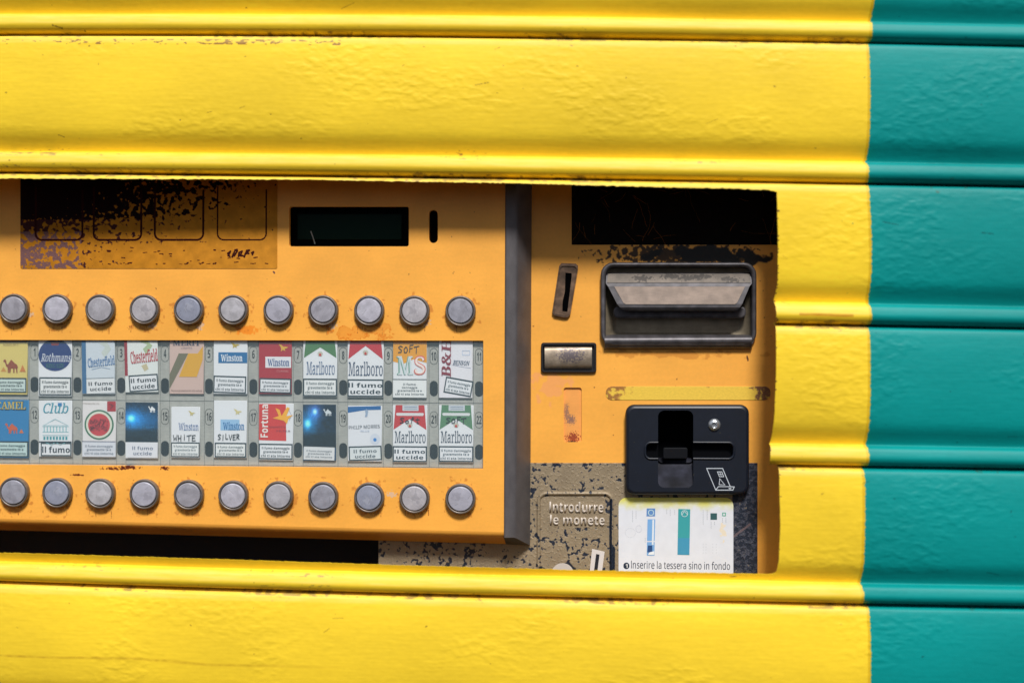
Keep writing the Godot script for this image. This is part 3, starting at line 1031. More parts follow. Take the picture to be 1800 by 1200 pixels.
func build_worn_strip() -> void:
	var fr := Rect2(on_machine(1063, 704), on_machine(1357, 678) - on_machine(1063, 704))
	var w := 588
	var h := 52
	var n := noise(181, 0.035, w, h, 1, 3)
	var m := noise(182, 0.16, w, h, 2, 3)
	var bytes := PackedByteArray()
	bytes.resize(w * h * 3)
	for y in h:
		for x in w:
			var i := y * w + x
			var u := x / float(w)
			var v := y / float(h)
			var c := Vector3(238, 198, 72) * (0.95 + m[i] * 0.08)
			var p := smoothstep(0.3, 0.02, u) * 1.0 + smoothstep(0.84, 0.93, u) * 1.0 + smoothstep(0.4, 0.1, v) * 0.42
			var k := n[i] * 0.7 + m[i] * 0.3 - (0.98 - p * 0.62)
			if k > 0.0:
				var d := Vector3(150, 96, 44) if u < 0.8 else Vector3(104, 62, 52)
				c = c.lerp(d * (0.75 + m[i] * 0.5), minf(0.85, k * 5.0))
			bytes[i * 3] = clampi(int(c.x), 0, 255); bytes[i * 3 + 1] = clampi(int(c.y), 0, 255); bytes[i * 3 + 2] = clampi(int(c.z), 0, 255)
	part("worn_strip", block(1065, 679, 1355, 703, 11, 0.05, 0.4, 0.4, fr), textured(to_image(bytes, w, h), 0.55), machine)

func build_instruction_plate() -> void:
	var y0 := 813.5
	var fr := Rect2(on_machine(660, 1100), on_machine(1334, y0) - on_machine(660, 1100))
	var w := 1348
	var h := 572
	var n := noise(191, 0.042, w, h, 1, 3)
	var n2 := noise(192, 0.07, w, h, 1, 3)
	var n3 := noise(193, 0.2, w, h, 1, 2)
	var n4 := noise(194, 0.011, w, h, 1, 3)
	var bytes := PackedByteArray()
	bytes.resize(w * h * 3)
	var relief := PackedFloat32Array()
	relief.resize(w * h)
	for y in h:
		for x in w:
			var i := y * w + x
			var px := 660 + x / 2.0
			var py := y0 + y / 2.0
			var c := Vector3(156, 139, 114) * (0.9 + n4[i] * 0.14 + (n3[i] - 0.5) * 0.1)
			var p := 0.0
			if px > 1288: p = 1.35
			elif px > 1056: p = 0.66
			elif px > 952 and px < 1050 and py > 874 and py < 926: p = 0.3
			elif px > 952 and py > 926: p = 0.68
			elif px > 930: p = 0.64
			else: p = 0.66 + (0.16 if px < 830 and px > 745 else 0.0)
			if px > 930 and px < 952 and py < 900: p += 0.1
			if py < 822: p += 0.16
			var k := n[i] * 0.56 + n4[i] * 0.36 + n2[i] * 0.13 - (1.0 - p * 0.55)
			if px > 1288: k = maxf(k, 0.0) * 0.6 + (0.02 if n2[i] > 0.3 else 0.0)
			if k > 0.0:
				c = c.lerp(Vector3(26, 34, 50) + Vector3(34, 30, 28) * n3[i] * (2.2 if px > 1288 and n[i] < 0.5 else 0.4), minf(1.0, k * 26.0))
			bytes[i * 3] = clampi(int(c.x), 0, 255); bytes[i * 3 + 1] = clampi(int(c.y), 0, 255); bytes[i * 3 + 2] = clampi(int(c.z), 0, 255)
			relief[i] = smoothstep(0.55, 0.8, n2[i]) * 0.8 - (0.5 if k > 0.0 else 0.0) + n3[i] * 0.15 + smoothstep(0.86, 0.92, n3[i]) * 1.2 * smoothstep(0.4, 0.7, n[i])
	var im := to_image(bytes, w, h)
	draw_line(im, [Vector2((1290 - 660) * 2, (938 - y0) * 2), Vector2((1320 - 660) * 2, (916 - y0) * 2)], 7, Color(0.42, 0.36, 0.38, 0.7), 0.1)
	draw_line(im, [Vector2((1077 - 660) * 2, (878 - y0) * 2), Vector2((1076 - 660) * 2, (925 - y0) * 2), Vector2((1077 - 660) * 2, (1012 - y0) * 2)], 9, Color(0.09, 0.13, 0.2, 0.85), 0.12, 3)
	draw_line(im, [Vector2((1080 - 660) * 2, (960 - y0) * 2), Vector2((1079 - 660) * 2, (1012 - y0) * 2)], 16, Color(0.09, 0.13, 0.2, 0.8), 0.3, 4)
	var mat := textured(im, 0.5, 0.15, relief_image(relief, w, h), 0.022)
	var plate := part("instruction_plate", block(665, y0, 1332, 1099, 1, 0.05, 0.6, 0.4, fr), mat, machine)
	# embossed frame round the words: raised tube with rounded corners
	var s := Shape.new(fr)
	var path := corners(947, 867, 1076, 1160, 14, 8)
	var pts := PackedVector2Array()
	for i in range(0, path.size(), 2):
		pts.append(on_machine(path[i], path[i + 1]))
	var tube := []
	for q in [[-1.8, 0.4], [-1.3, 1.5], [-0.6, 2.2], [0.3, 2.3], [1.1, 1.7], [1.8, 0.4]]:
		var loop := PackedVector3Array()
		for i in pts.size():
			var d := (pts[(i + 1) % pts.size()] - pts[i - 1]).normalized()
			loop.append(Vector3(pts[i].x - d.y * q[0], pts[i].y + d.x * q[0], q[1]))
		loop.reverse()
		tube.append(loop)
	tube.reverse()
	s.loft(tube, true, false, true)
	part("embossed_frame", s, mat, plate)
	for q in [["lntrodurre", 966, 881, 1061, 899], ["le monete", 967, 904, 1063, 921]]:
		s = Shape.new(fr)
		var a := on_machine(q[1], q[4])
		var b := on_machine(q[2], 0)
		s.letters(q[0], sans_bold, Rect2(a, Vector2(on_machine(q[3], q[4]).x - a.x, on_machine(q[1], q[2]).y - a.y)), 0.5, 0.0, false, 1.3)
		part("raised_lettering", s, paint(rgb(206, 194, 182), 0.5, 0.1), plate)
	# coin and slot pictogram
	s = Shape.new()
	s.flat_fill(flat([1041, 964, 1063, 969, 1055, 1030, 1034, 1030]), 0.8)
	part("pictogram_slot", s, paint(rgb(214, 208, 206), 0.5), plate)
	s = Shape.new()
	s.flat_fill(flat([1048, 973, 1054, 974, 1047, 1030, 1041, 1030]), 1.0)
	part("pictogram_slot_opening", s, paint(rgb(22, 28, 40), 0.5), plate)
	s = Shape.new()
	s.flat_fill(flat([990, 990, 1000, 986, 1016, 1004, 1034, 1024, 990, 1024]), 0.75)
	part("pictogram_arrow", s, paint(rgb(26, 32, 46), 0.5), plate)
	s = Shape.new()
	s.flat_fill(rounded(969, 989, 1009, 1040, 20, 0.0, 8), 0.95)
	part("pictogram_coin", s, paint(rgb(196, 188, 182), 0.5), plate)

func build_card_reader() -> void:
	var root := Node3D.new()
	root.name = "card_reader"
	machine.add_child(root, true)
	var z := 9.0
	var fr := Rect2(on_machine(1098, 874, z), on_machine(1320, 709, z) - on_machine(1098, 874, z))
	var im := brushed(444, 330, Vector3(17, 23, 36), 201, false, 0.14)
	var rng := RandomNumberGenerator.new()
	rng.seed = 12
	for i in 46:
		var p := Vector2(rng.randf_range(10, 430), rng.randf_range(4, 320)) if i > 20 else Vector2(rng.randf_range(10, 430), rng.randf_range(4, 46))
		draw_line(im, [p, p + Vector2(0.5, 0.5)], rng.randf_range(0.8, 2.6), Color(0.5, 0.45, 0.3, rng.randf_range(0.2, 0.7)), 0.0, i)
	for i in 40:
		var p := Vector2(rng.randf_range(10, 430), rng.randf_range(10, 320))
		draw_line(im, [p, p + Vector2.from_angle(rng.randf() * TAU) * rng.randf_range(6, 40)], 0.8, Color(0.3, 0.33, 0.4, 0.16), 0.3, i)
	var plastic := textured(im, 0.42)
	# the cross-shaped opening: card slot across the thumb recess
	var thumb := rounded(1157, 721, 1219, 857, 11, z)
	var across := rounded(1136, 779, 1289, 805, 9, z)
	var cross := Geometry2D.merge_polygons(thumb, across)[0]
	var s := Shape.new(fr)
	s.loft([ring(1100, 711.5, 1317.5, 870, 15, 0.0, z), ring(1100, 711.5, 1317.5, 870, 15, z - 2.6, z), ring(1101.2, 712.7, 1316.3, 868.8, 14, z - 1.2, z), ring(1103.5, 715, 1314, 866.5, 12.5, z - 0.35, z), ring(1106, 717.5, 1311.5, 864, 11, z, z)], true, false, true)
	s.plate(rounded(1106, 717.5, 1311.5, 864, 11, z), [cross], z, 5.5)
	part("housing", s, plastic, root)
	s = Shape.new(fr)
	var wide := corners(1132, 775.5, 1293, 808.5, 12, 7)
	var loops := []
	for q in [[0.0, 0.0], [-0.8, 0.7], [-2.2, 0.95], [-3.6, 0.7], [-4.4, 0.0]]:   # raised lip round the card slot, in two halves beside the recess
		loops.append(ring(1132 - q[0], 775.5 - q[0], 1293 + q[0], 808.5 + q[0], 12 + q[0], z + q[1], z, 7))
	for half in [[true, 1157.0], [false, 1219.0]]:
		var clipped := []
		for l in loops:
			var line := PackedVector3Array()
			var limit: float = on_machine(half[1], 790, z).x
			var start := -1
			for i in l.size():
				var here: bool = (l[i].x < limit) == half[0]
				var before: bool = (l[i - 1].x < limit) == half[0]
				if here and not before: start = i
			for j in l.size():
				var p: Vector3 = l[(start + j) % l.size()]
				if (p.x < limit) == half[0]: line.append(p)
			line.insert(0, Vector3(limit, line[0].y, line[0].z))
			line.append(Vector3(limit, line[line.size() - 1].y, line[0].z))
			clipped.append(line)
		s = Shape.new(fr)
		s.loft(clipped, false, false, true)
		part("slot_lip", s, plastic, root)
	# floor of the opening: deep at the top, a ramp towards the lower end
	s = Shape.new(fr)
	var rows := []
	for q in [[804, -9.0], [806, -1.0], [812, 2.2], [824, 4.0], [838, 5.6], [850, 7.6], [857.5, 8.95]]:
		var a := on_machine(1221, q[0], q[1])
		var b := on_machine(1155, q[0], q[1])
		rows.append(PackedVector3Array([Vector3(a.x, a.y, q[1]), Vector3(b.x, b.y, q[1])]))
	s.loft(rows, false, false, true)
	part("thumb_ramp", s, matte(textured(brushed(200, 200, Vector3(40, 41, 50), 211, false, 0.9), 0.5)), root)
	s = Shape.new(fr)
	s.loft([ring(1157, 722, 1219.5, 814, 8, z - 5.0, z), ring(1157, 722, 1219.5, 814, 8, -20.0, z)])
	part("recess", s, paint(rgb(6, 7, 10), 0.7, 0.0, 0.1), root)  # near-black colour stands in for the shade inside the thumb opening
	s = Shape.new(fr)
	s.flat_fill(rounded(1134, 776, 1157.5, 808, 6, z), 4.0)
	part("slot_floor", s, paint(rgb(8, 9, 13), 0.6, 0.0, 0.15), root)
	s = Shape.new(fr)
	s.flat_fill(rounded(1218.5, 776, 1291, 808, 6, z), 4.0)
	part("slot_floor", s, paint(rgb(8, 9, 13), 0.6, 0.0, 0.15), root)
	s = block(1166, 787, 1209, 806, 3, 1.0, 6.4, 1.2, fr)
	part("card_stop", s, paint(rgb(12, 14, 20), 0.55, 0.0, 0.3), root)
	# dome-headed screw
	var screw := Node3D.new()
	screw.name = "screw"
	root.add_child(screw, true)
	var sp := on_machine(1256, 746.5, z)
	screw.position = Vector3(sp.x, sp.y, z) * MM
	part_mesh("screw_head", lathe([[5.0, 0.0], [4.9, 0.6], [4.4, 1.4], [3.6, 2.0], [2.4, 2.5, 1], [1.9, 2.3], [1.7, 1.3, 1], [0.0, 1.2]], Rect2(-5, -5, 10, 10), 32), paint(rgb(190, 194, 200), 0.28, 0.8), screw)
	# card symbol in white print
	s = Shape.new()
	var on := func(list: Array) -> PackedVector2Array:
		var out := PackedVector2Array()
		for i in range(0, list.size(), 2):
			out.append(on_machine(list[i], list[i + 1], z))
		return out
	s.stroke(on.call([1242.5, 823, 1270.5, 823, 1284, 855, 1291, 855.5, 1288.5, 861, 1258.5, 861]), 0.65, z + 0.08)
	s.stroke(on.call([1242.5, 823, 1258.5, 861, 1263, 855, 1284, 855]), 0.6, z + 0.1)
	s.stroke(on.call([1261.5, 829, 1269, 829, 1272.5, 837.5, 1265, 837.5]), 0.55, z + 0.08, true)
	s.stroke(on.call([1265.5, 829, 1268.5, 837.5]), 0.4, z + 0.1)
	s.stroke(on.call([1263, 833.3, 1270.8, 833.3]), 0.4, z + 0.12)
	s.stroke(on.call([1265.5, 841, 1274.5, 852, 1264.5, 851.5]), 0.55, z + 0.08, true)
	s.stroke(on.call([1282, 858.3, 1285, 858.3]), 0.9, z + 0.12)
	part("card_symbol", s, paint(rgb(196, 204, 214), 0.5), root)

func build_paper_label() -> void:
	var fr := Rect2(on_machine(1086, 1090), on_machine(1291, 873) - on_machine(1086, 1090))
	var w := 410
	var h := 434
	var n := noise(221, 0.02, w, h, 1, 3)
	var bytes := PackedByteArray()
	bytes.resize(w * h * 3)
	for y in h:
		for x in w:
			var i := y * w + x
			var c := Vector3(228, 231, 240) * (0.97 + n[i] * 0.03)
			c = c.lerp(Vector3(222, 214, 70), 0.8 * smoothstep(52.0, 6.0, y + (n[i] - 0.5) * 22.0))   # yellower towards the top edge
			bytes[i * 3] = clampi(int(c.x), 0, 255); bytes[i * 3 + 1] = clampi(int(c.y), 0, 255); bytes[i * 3 + 2] = clampi(int(c.z), 0, 255)
	var im := to_image(bytes, w, h)
	for q in [[1107, 937, 9, 8], [1122, 930, 5, 6]]:
		for i in 20:
			var a := TAU * i / 20.0
			var p := Vector2((q[0] + q[2] * cos(a) - 1086) * 2, (q[1] + q[3] * sin(a) - 873) * 2)
			draw_line(im, [p, p + Vector2(2, 1)], 1.5, Color(0.72, 0.74, 0.8, 0.7), 0.2, i)
	blot(im, Vector2(370, 120), Vector2(14, 40), Color(0.95, 0.86, 0.7, 0.6), 3, 0.05)
	var label := part("paper_label", block(1087.5, 874.5, 1289.5, 1089, 14, 0.62, 0.95, 0.0, fr), textured(im, 0.45), machine)
	var z := 1.05
	var bar := func(list: Array, lift: float, c: Color, called: String) -> void:
		var s := Shape.new()
		s.flat_fill(flat(list), z + lift)
		part(called, s, paint(c, 0.5), label)
	bar.call([1137, 893, 1152, 893, 1151.5, 907, 1136.5, 907], 0.0, rgb(96, 140, 200), "printed_bar")
	bar.call([1138.5, 912, 1152, 912, 1151, 950, 1137.5, 950], 0.0, rgb(122, 172, 226), "printed_bar")
	bar.call([1137.5, 952, 1151, 952, 1150.5, 976, 1137, 976], 0.0, rgb(120, 168, 220), "printed_bar")
	bar.call([1147, 913, 1150, 913, 1149, 957, 1146, 957], 0.1, rgb(226, 234, 242), "printed_bar")
	bar.call([1139, 958, 1146.5, 958, 1147, 970, 1138, 970], 0.1, rgb(38, 76, 130), "printed_square")
	bar.call([1142, 970, 1150, 968, 1150, 974.5, 1139, 974.5], 0.12, rgb(230, 236, 242), "printed_bar")
	bar.call([1192.5, 894, 1213.5, 894.5, 1212, 975, 1191, 974.5], 0.0, rgb(58, 160, 166), "printed_bar")
	bar.call([1192, 945, 1212.5, 945, 1211.8, 974.3, 1191.3, 974], 0.1, rgb(66, 150, 186), "printed_bar")
	bar.call([1249, 901.5, 1260.5, 901.5, 1260.5, 913, 1249, 913], 0.0, rgb(52, 92, 96), "printed_square")
	var s := Shape.new()
	s.stroke(flat(corners(1198, 896.5, 1209, 907.5, 5.5, 4)), 0.5, z + 0.2, true)
	s.stroke(flat([1199, 904, 1203, 898, 1208, 903]), 0.5, z + 0.25)
	part("printed_symbol", s, paint(rgb(196, 222, 226), 0.5), label)
	s = Shape.new()
	s.stroke(flat(corners(1140, 896, 1149, 905, 4, 4)), 0.6, z + 0.1, true)
	part("printed_symbol", s, paint(rgb(196, 222, 226), 0.5), label)
	s = Shape.new()
	s.stroke(flat([1270.5, 901, 1275.5, 901, 1275.5, 906, 1270.5, 906]), 0.7, z, true)
	part("printed_symbol", s, paint(rgb(92, 172, 150), 0.5), label)
	s = Shape.new()   # the small upright print
	for q in [[1112, 897, 918], [1118, 897, 912], [1172, 895, 904], [1178, 895, 906], [1186, 896, 904], [1236, 896, 921], [1243, 896, 912], [1256, 917, 922], [1250, 917, 928], [1270, 910, 917], [1276, 910, 919], [1134, 945, 954]]:
		for k in range(int(q[1]), int(q[2]), 3):
			s.stroke(flat([q[0], k, q[0] + 0.4, k + 1.7]), 0.35, z)
	for q in [1236, 1241, 1253, 1259]:
		for k in range(955, 974, 5):
			s.stroke(flat([q, k, q + 0.3, k + 2]), 0.2, z)
	part("fine_print", s, paint(rgb(176, 182, 190), 0.5), label).set_meta("kind", "stuff")
	var ink := paint(rgb(30, 44, 66), 0.5)
	s = Shape.new()
	s.flat_fill(rounded(1096, 988, 1106.5, 999.5, 5.2, 0.0, 6), z)
	part("number_disc", s, ink, label)
	s = Shape.new()
	var a := on_machine(1100, 997)
	s.letters("1", sans_bold, Rect2(a, on_machine(1103.3, 990.5) - a), z + 0.12)
	part("number_lettering", s, paint(rgb(236, 238, 240), 0.5), label)
	s = Shape.new()
	a = on_machine(1109.5, 998.5)
	s.letters("lnserire la tessera sino in fondo", sans, Rect2(a, on_machine(1283.5, 987) - a), z)
	a = on_machine(1109.5, 1018)
	s.letters("Estrarre la tessera dopo", sans, Rect2(a, on_machine(1254, 1005.5) - a), z)
	part("instruction_lettering", s, ink, label)


# ---------------------------------------------------------------- the packs behind the pane

const HAND := {"S": [[1.0, 0.12, 0.5, 0.0, 0.1, 0.2, 0.35, 0.42, 0.8, 0.62, 0.7, 0.92, 0.05, 0.98]], "O": [[0.5, 0.1, 0.1, 0.4, 0.2, 0.9, 0.7, 0.9, 0.95, 0.5, 0.75, 0.12, 0.45, 0.08]], "F": [[0.15, 1.0, 0.25, 0.0, 1.0, -0.05], [0.2, 0.5, 0.8, 0.42]], "T": [[-0.1, 0.1, 1.1, -0.05], [0.5, 0.04, 0.45, 1.0]], "W": [[0.0, 0.05, 0.15, 0.95, 0.5, 0.45, 0.8, 0.95, 1.05, 0.0]], "H": [[0.1, 0.0, 0.08, 1.0], [0.85, 0.0, 0.8, 1.0], [0.1, 0.52, 0.82, 0.46]], "i": [[0.5, 0.35, 0.48, 1.0], [0.5, 0.05, 0.52, 0.12]], "E": [[0.95, 0.0, 0.15, 0.05, 0.1, 1.0, 0.95, 0.95], [0.12, 0.5, 0.8, 0.45]], "L": [[0.2, 0.0, 0.15, 0.97, 0.9, 0.95]], "V": [[0.0, 0.0, 0.45, 1.0, 1.0, -0.02]], "R": [[0.12, 1.0, 0.15, 0.05, 0.8, 0.1, 0.85, 0.4, 0.2, 0.55, 0.95, 1.0]], "I": [[0.5, 0.02, 0.45, 1.0]], "o": [[0.5, 0.4, 0.1, 0.6, 0.25, 0.95, 0.75, 0.9, 0.85, 0.55, 0.5, 0.4]], "f": [[0.9, 0.1, 0.55, 0.05, 0.4, 0.5, 0.35, 1.1], [0.1, 0.45, 0.85, 0.4]], "t": [[0.5, 0.0, 0.42, 0.9, 0.8, 0.95], [0.05, 0.3, 1.0, 0.24]]}
const CAMEL := [0.0, 0.28, 0.05, 0.2, 0.13, 0.19, 0.18, 0.3, 0.21, 0.46, 0.28, 0.5, 0.38, 0.34, 0.48, 0.2, 0.58, 0.3, 0.7, 0.42, 0.83, 0.5, 0.9, 0.66, 0.85, 0.74, 0.87, 1.0, 0.8, 1.0, 0.77, 0.76, 0.69, 0.71, 0.68, 1.0, 0.61, 1.0, 0.6, 0.73, 0.47, 0.73, 0.43, 1.0, 0.36, 1.0, 0.36, 0.72, 0.33, 1.0, 0.27, 1.0, 0.26, 0.68, 0.17, 0.6, 0.11, 0.42, 0.09, 0.35, 0.02, 0.36]
const BIRD := [0.0, 0.1, 0.3, 0.2, 0.5, 0.42, 0.75, 0.4, 1.0, 0.48, 0.8, 0.62, 0.62, 0.66, 0.7, 0.95, 0.45, 0.8, 0.25, 1.0, 0.28, 0.66, 0.2, 0.42]
const THREE := ["ll fumo danneggia", "gravemente te e", "chi ti sta intorno"]

class Pack:
	var node: Node3D
	var w: float
	var h: float
	var top := 1.2
	var owner_scene: Node3D
	func at(x: float, y: float) -> Vector2:
		return Vector2((x - 0.5) * w, (1.0 - y) * h)
	func poly(list: Array) -> PackedVector2Array:
		var out := PackedVector2Array()
		for i in range(0, list.size(), 2):
			out.append(at(list[i], list[i + 1]))
		if Geometry2D.is_polygon_clockwise(out): out.reverse()
		return out
	func within(list: Array, x0: float, y0: float, x1: float, y1: float) -> Array:
		var out := []
		for i in range(0, list.size(), 2):
			out.append(lerpf(x0, x1, list[i])); out.append(lerpf(y0, y1, list[i + 1]))
		return out
	func area(called: String, list: Array, c: Color, layer := 1, parent: Node3D = null) -> MeshInstance3D:
		var s := Shape.new(Rect2(-w / 2, 0, w, h))
		s.flat_fill(poly(list), top + 0.1 * layer)
		return owner_scene.part(called, s, owner_scene.paint(c, 0.5), parent if parent else node)
	func box(called: String, x0: float, y0: float, x1: float, y1: float, c: Color, layer := 1, parent: Node3D = null) -> MeshInstance3D:
		return area(called, [x0, y0, x1, y0, x1, y1, x0, y1], c, layer, parent)
	func round_area(called: String, cx: float, cy: float, rx: float, ry: float, c: Color, layer := 1, parent: Node3D = null) -> MeshInstance3D:
		var list := []
		for i in 36:
			list.append(cx + rx * cos(TAU * i / 36.0)); list.append(cy + ry * sin(TAU * i / 36.0))
		return area(called, list, c, layer, parent)
	func word(text: String, font: Font, x0: float, y0: float, x1: float, y1: float, c: Color, skew := 0.0, turned := false, layer := 4, parent: Node3D = null, tilt := 0.0) -> MeshInstance3D:
		var s := Shape.new()
		var a := at(x0, y1)
		s.letters(text, font, Rect2(a, at(x1, y0) - a), top + 0.1 * layer, skew, turned)
		var o: MeshInstance3D = owner_scene.part("lettering", s, owner_scene.paint(c, 0.55), parent if parent else node)
		if tilt != 0.0:
			var m := (at(x0, y1) + at(x1, y0)) / 2.0 * 0.001
			o.transform = Transform3D(Basis(), Vector3(m.x, m.y, 0)) * Transform3D(Basis(Vector3(0, 0, 1), tilt), Vector3.ZERO) * Transform3D(Basis(), Vector3(-m.x, -m.y, 0))
		return o
	func hand(text: String, x0: float, y0: float, x1: float, y1: float, layer := 7) -> void:
		var s := Shape.new()
		var step := (x1 - x0) / text.length()
		for i in text.length():
			var k := 0
			for line in owner_scene.HAND[text[i]]:
				var pts := PackedVector2Array()
				for j in range(0, line.size(), 2):
					pts.append(at(x0 + step * (i + 0.08 + line[j] * 0.78), lerpf(y0, y1, line[j + 1]) + sin(i * 2.3) * 0.012))
				s.stroke(pts, 0.62, top + 0.1 * layer + 0.02 * k)
				k += 1
		owner_scene.part("handwriting", s, owner_scene.paint(Color8(34, 36, 40), 0.6), node)
	func line(called: String, list: Array, width: float, c: Color, layer := 3, closed := false, parent: Node3D = null) -> void:
		var s := Shape.new()
		s.stroke(poly_open(list), width, top + 0.1 * layer, closed)
		owner_scene.part(called, s, owner_scene.paint(c, 0.5), parent if parent else node)
	func poly_open(list: Array) -> PackedVector2Array:
		var out := PackedVector2Array()
		for i in range(0, list.size(), 2):
			out.append(at(list[i], list[i + 1]))
		return out
	func warning(y0: float, lines: Array, x0 := 0.03, x1 := 0.97, y1 := 0.985, framed := true, c := Color8(38, 52, 60), ground := Color8(228, 232, 232), tilt := 0.0, spread := 0.86) -> void:
		var g := Node3D.new()
		g.name = "warning_label"
		node.add_child(g, true)
		var mid := at((x0 + x1) / 2, (y0 + y1) / 2) * 0.001
		if framed:
			box("border", x0, y0, x1, y1, Color8(30, 50, 60), 2, g)
			box("field", x0 + 0.035, y0 + 0.026, x1 - 0.035, y1 - 0.022, ground, 3, g)
		else:
			box("field", x0, y0, x1, y1, ground, 3, g)
		var s := Shape.new()
		var n := lines.size()
		var most := 0
		for l in lines: most = maxi(most, l.length())
		for i in n:
			var share: float = clampf((lines[i].length() + 1.5) / (most + 1.5), 0.4, 1.0) * (x1 - x0) * spread
			var step: float = (y1 - y0 - 0.075) / n
			var ya: float = y0 + 0.05 + step * i
			var cx := (x0 + x1) / 2
			var has_low: bool = "g" in lines[i]
			var a := at(cx - share / 2, ya + step * (0.94 if has_low else 0.8))
			s.letters(lines[i], owner_scene.sans_bold if n > 2 else owner_scene.sans_bold, Rect2(a, at(cx + share / 2, ya + step * 0.1) - a), top + 0.45)
		owner_scene.part("lettering", s, owner_scene.paint(c, 0.55), g)
		if tilt != 0.0:
			for child in g.get_children():
				child.transform = Transform3D(Basis(), Vector3(mid.x, mid.y, 0)) * Transform3D(Basis(Vector3(0, 0, 1), tilt), Vector3.ZERO) * Transform3D(Basis(), Vector3(-mid.x, -mid.y, 0))

func make_pack(x0: float, y0: float, x1: float, y1: float, base: Color, label: String, tilt := 0.0, slant := 0.0) -> Pack:
	var z := BOARD + 0.8
	var p := Pack.new()
	var a := on_machine(x0, y1, z)
	var b := on_machine(x1, y0, z)
	p.w = b.x - a.x; p.h = b.y - a.y
	var foot := Transform3D(Basis(Vector3(0, 0, 1), tilt) * Basis(Vector3(1, 0, 0), slant), Vector3((a.x + b.x) / 2, a.y, z) * MM)
	p.node = thing("cigarette_pack", mount * foot, label, "cigarette pack", "flat cigarette packs on show behind the machine's pane")
	p.owner_scene = self
	var s := Shape.new(Rect2(-p.w / 2, 0, p.w, p.h))
	var bow := 0.25
	var loops := []
	for q in [[0.0, 0.0], [0.0, p.top - 0.25], [0.25, p.top]]:
		var l := PackedVector3Array()
		for c in [[1, 0], [1, 1], [-1, 1], [-1, 0]]:
			l.append(Vector3(c[0] * (p.w / 2 - q[0]), c[1] * p.h + (q[0] if c[1] == 0 else -q[0]), q[1]))
		loops.append(l)
	s.loft(loops)
	part("card", s, paint(base, 0.5), p.node)
	return p

func burst_picture(seed_of: int, spots: Array) -> StandardMaterial3D:
	var w := 120
	var h := 150
	var n := noise(seed_of, 0.05, w, h, 1, 4)
	var f := noise(seed_of + 1, 0.3, w, h, 1, 2)
	var bytes := PackedByteArray()
	bytes.resize(w * h * 3)
	for y in h:
		for x in w:
			var i := y * w + x
			var p := Vector2(x / float(w), y / float(h))
			var c := Vector3(6, 30, 52) * (0.6 + n[i] * 0.7)
			for q in spots:
				var d := p - Vector2(q[0], q[1])
				d.x *= q[4]
				var l := d.length()
				var ray := 0.75 + 0.5 * absf(sin(d.angle() * 13.0 + n[i] * 3.0))
				c += (q[3] as Vector3) * 0.75 * exp(-l * l / (q[2] * q[2])) * ray
				if q.size() > 5: c += Vector3(130, 170, 200) * exp(-l * l / (q[2] * q[2] * 0.08)) * ray
			if p.y > 0.6:   # a dark crowd with glints
				c *= lerpf(1.0, 0.45, smoothstep(0.6, 0.75, p.y))
				if f[i] > 0.72: c += Vector3(90, 130, 160) * (f[i] - 0.6) * 3.0
			bytes[i * 3] = clampi(int(c.x), 0, 255); bytes[i * 3 + 1] = clampi(int(c.y), 0, 255); bytes[i * 3 + 2] = clampi(int(c.z), 0, 255)
	return textured(to_image(bytes, w, h), 0.4)

func chevron(p: Pack, c: Color, peak: float, shoulder: float, first: float) -> void:
	p.area("roof_field", [0.08, first, 0.92, first, 0.98, shoulder, 0.5, peak, 0.02, shoulder], c, 1)
	p.area("crest", [0.42, peak + 0.1, 0.46, peak + 0.07, 0.54, peak + 0.07, 0.58, peak + 0.1, 0.55, peak + 0.15, 0.45, peak + 0.15], rgb(190, 190, 176), 2)
	p.round_area("crest_shield", 0.5, peak + 0.125, 0.035, 0.025, rgb(190, 70, 60), 3)

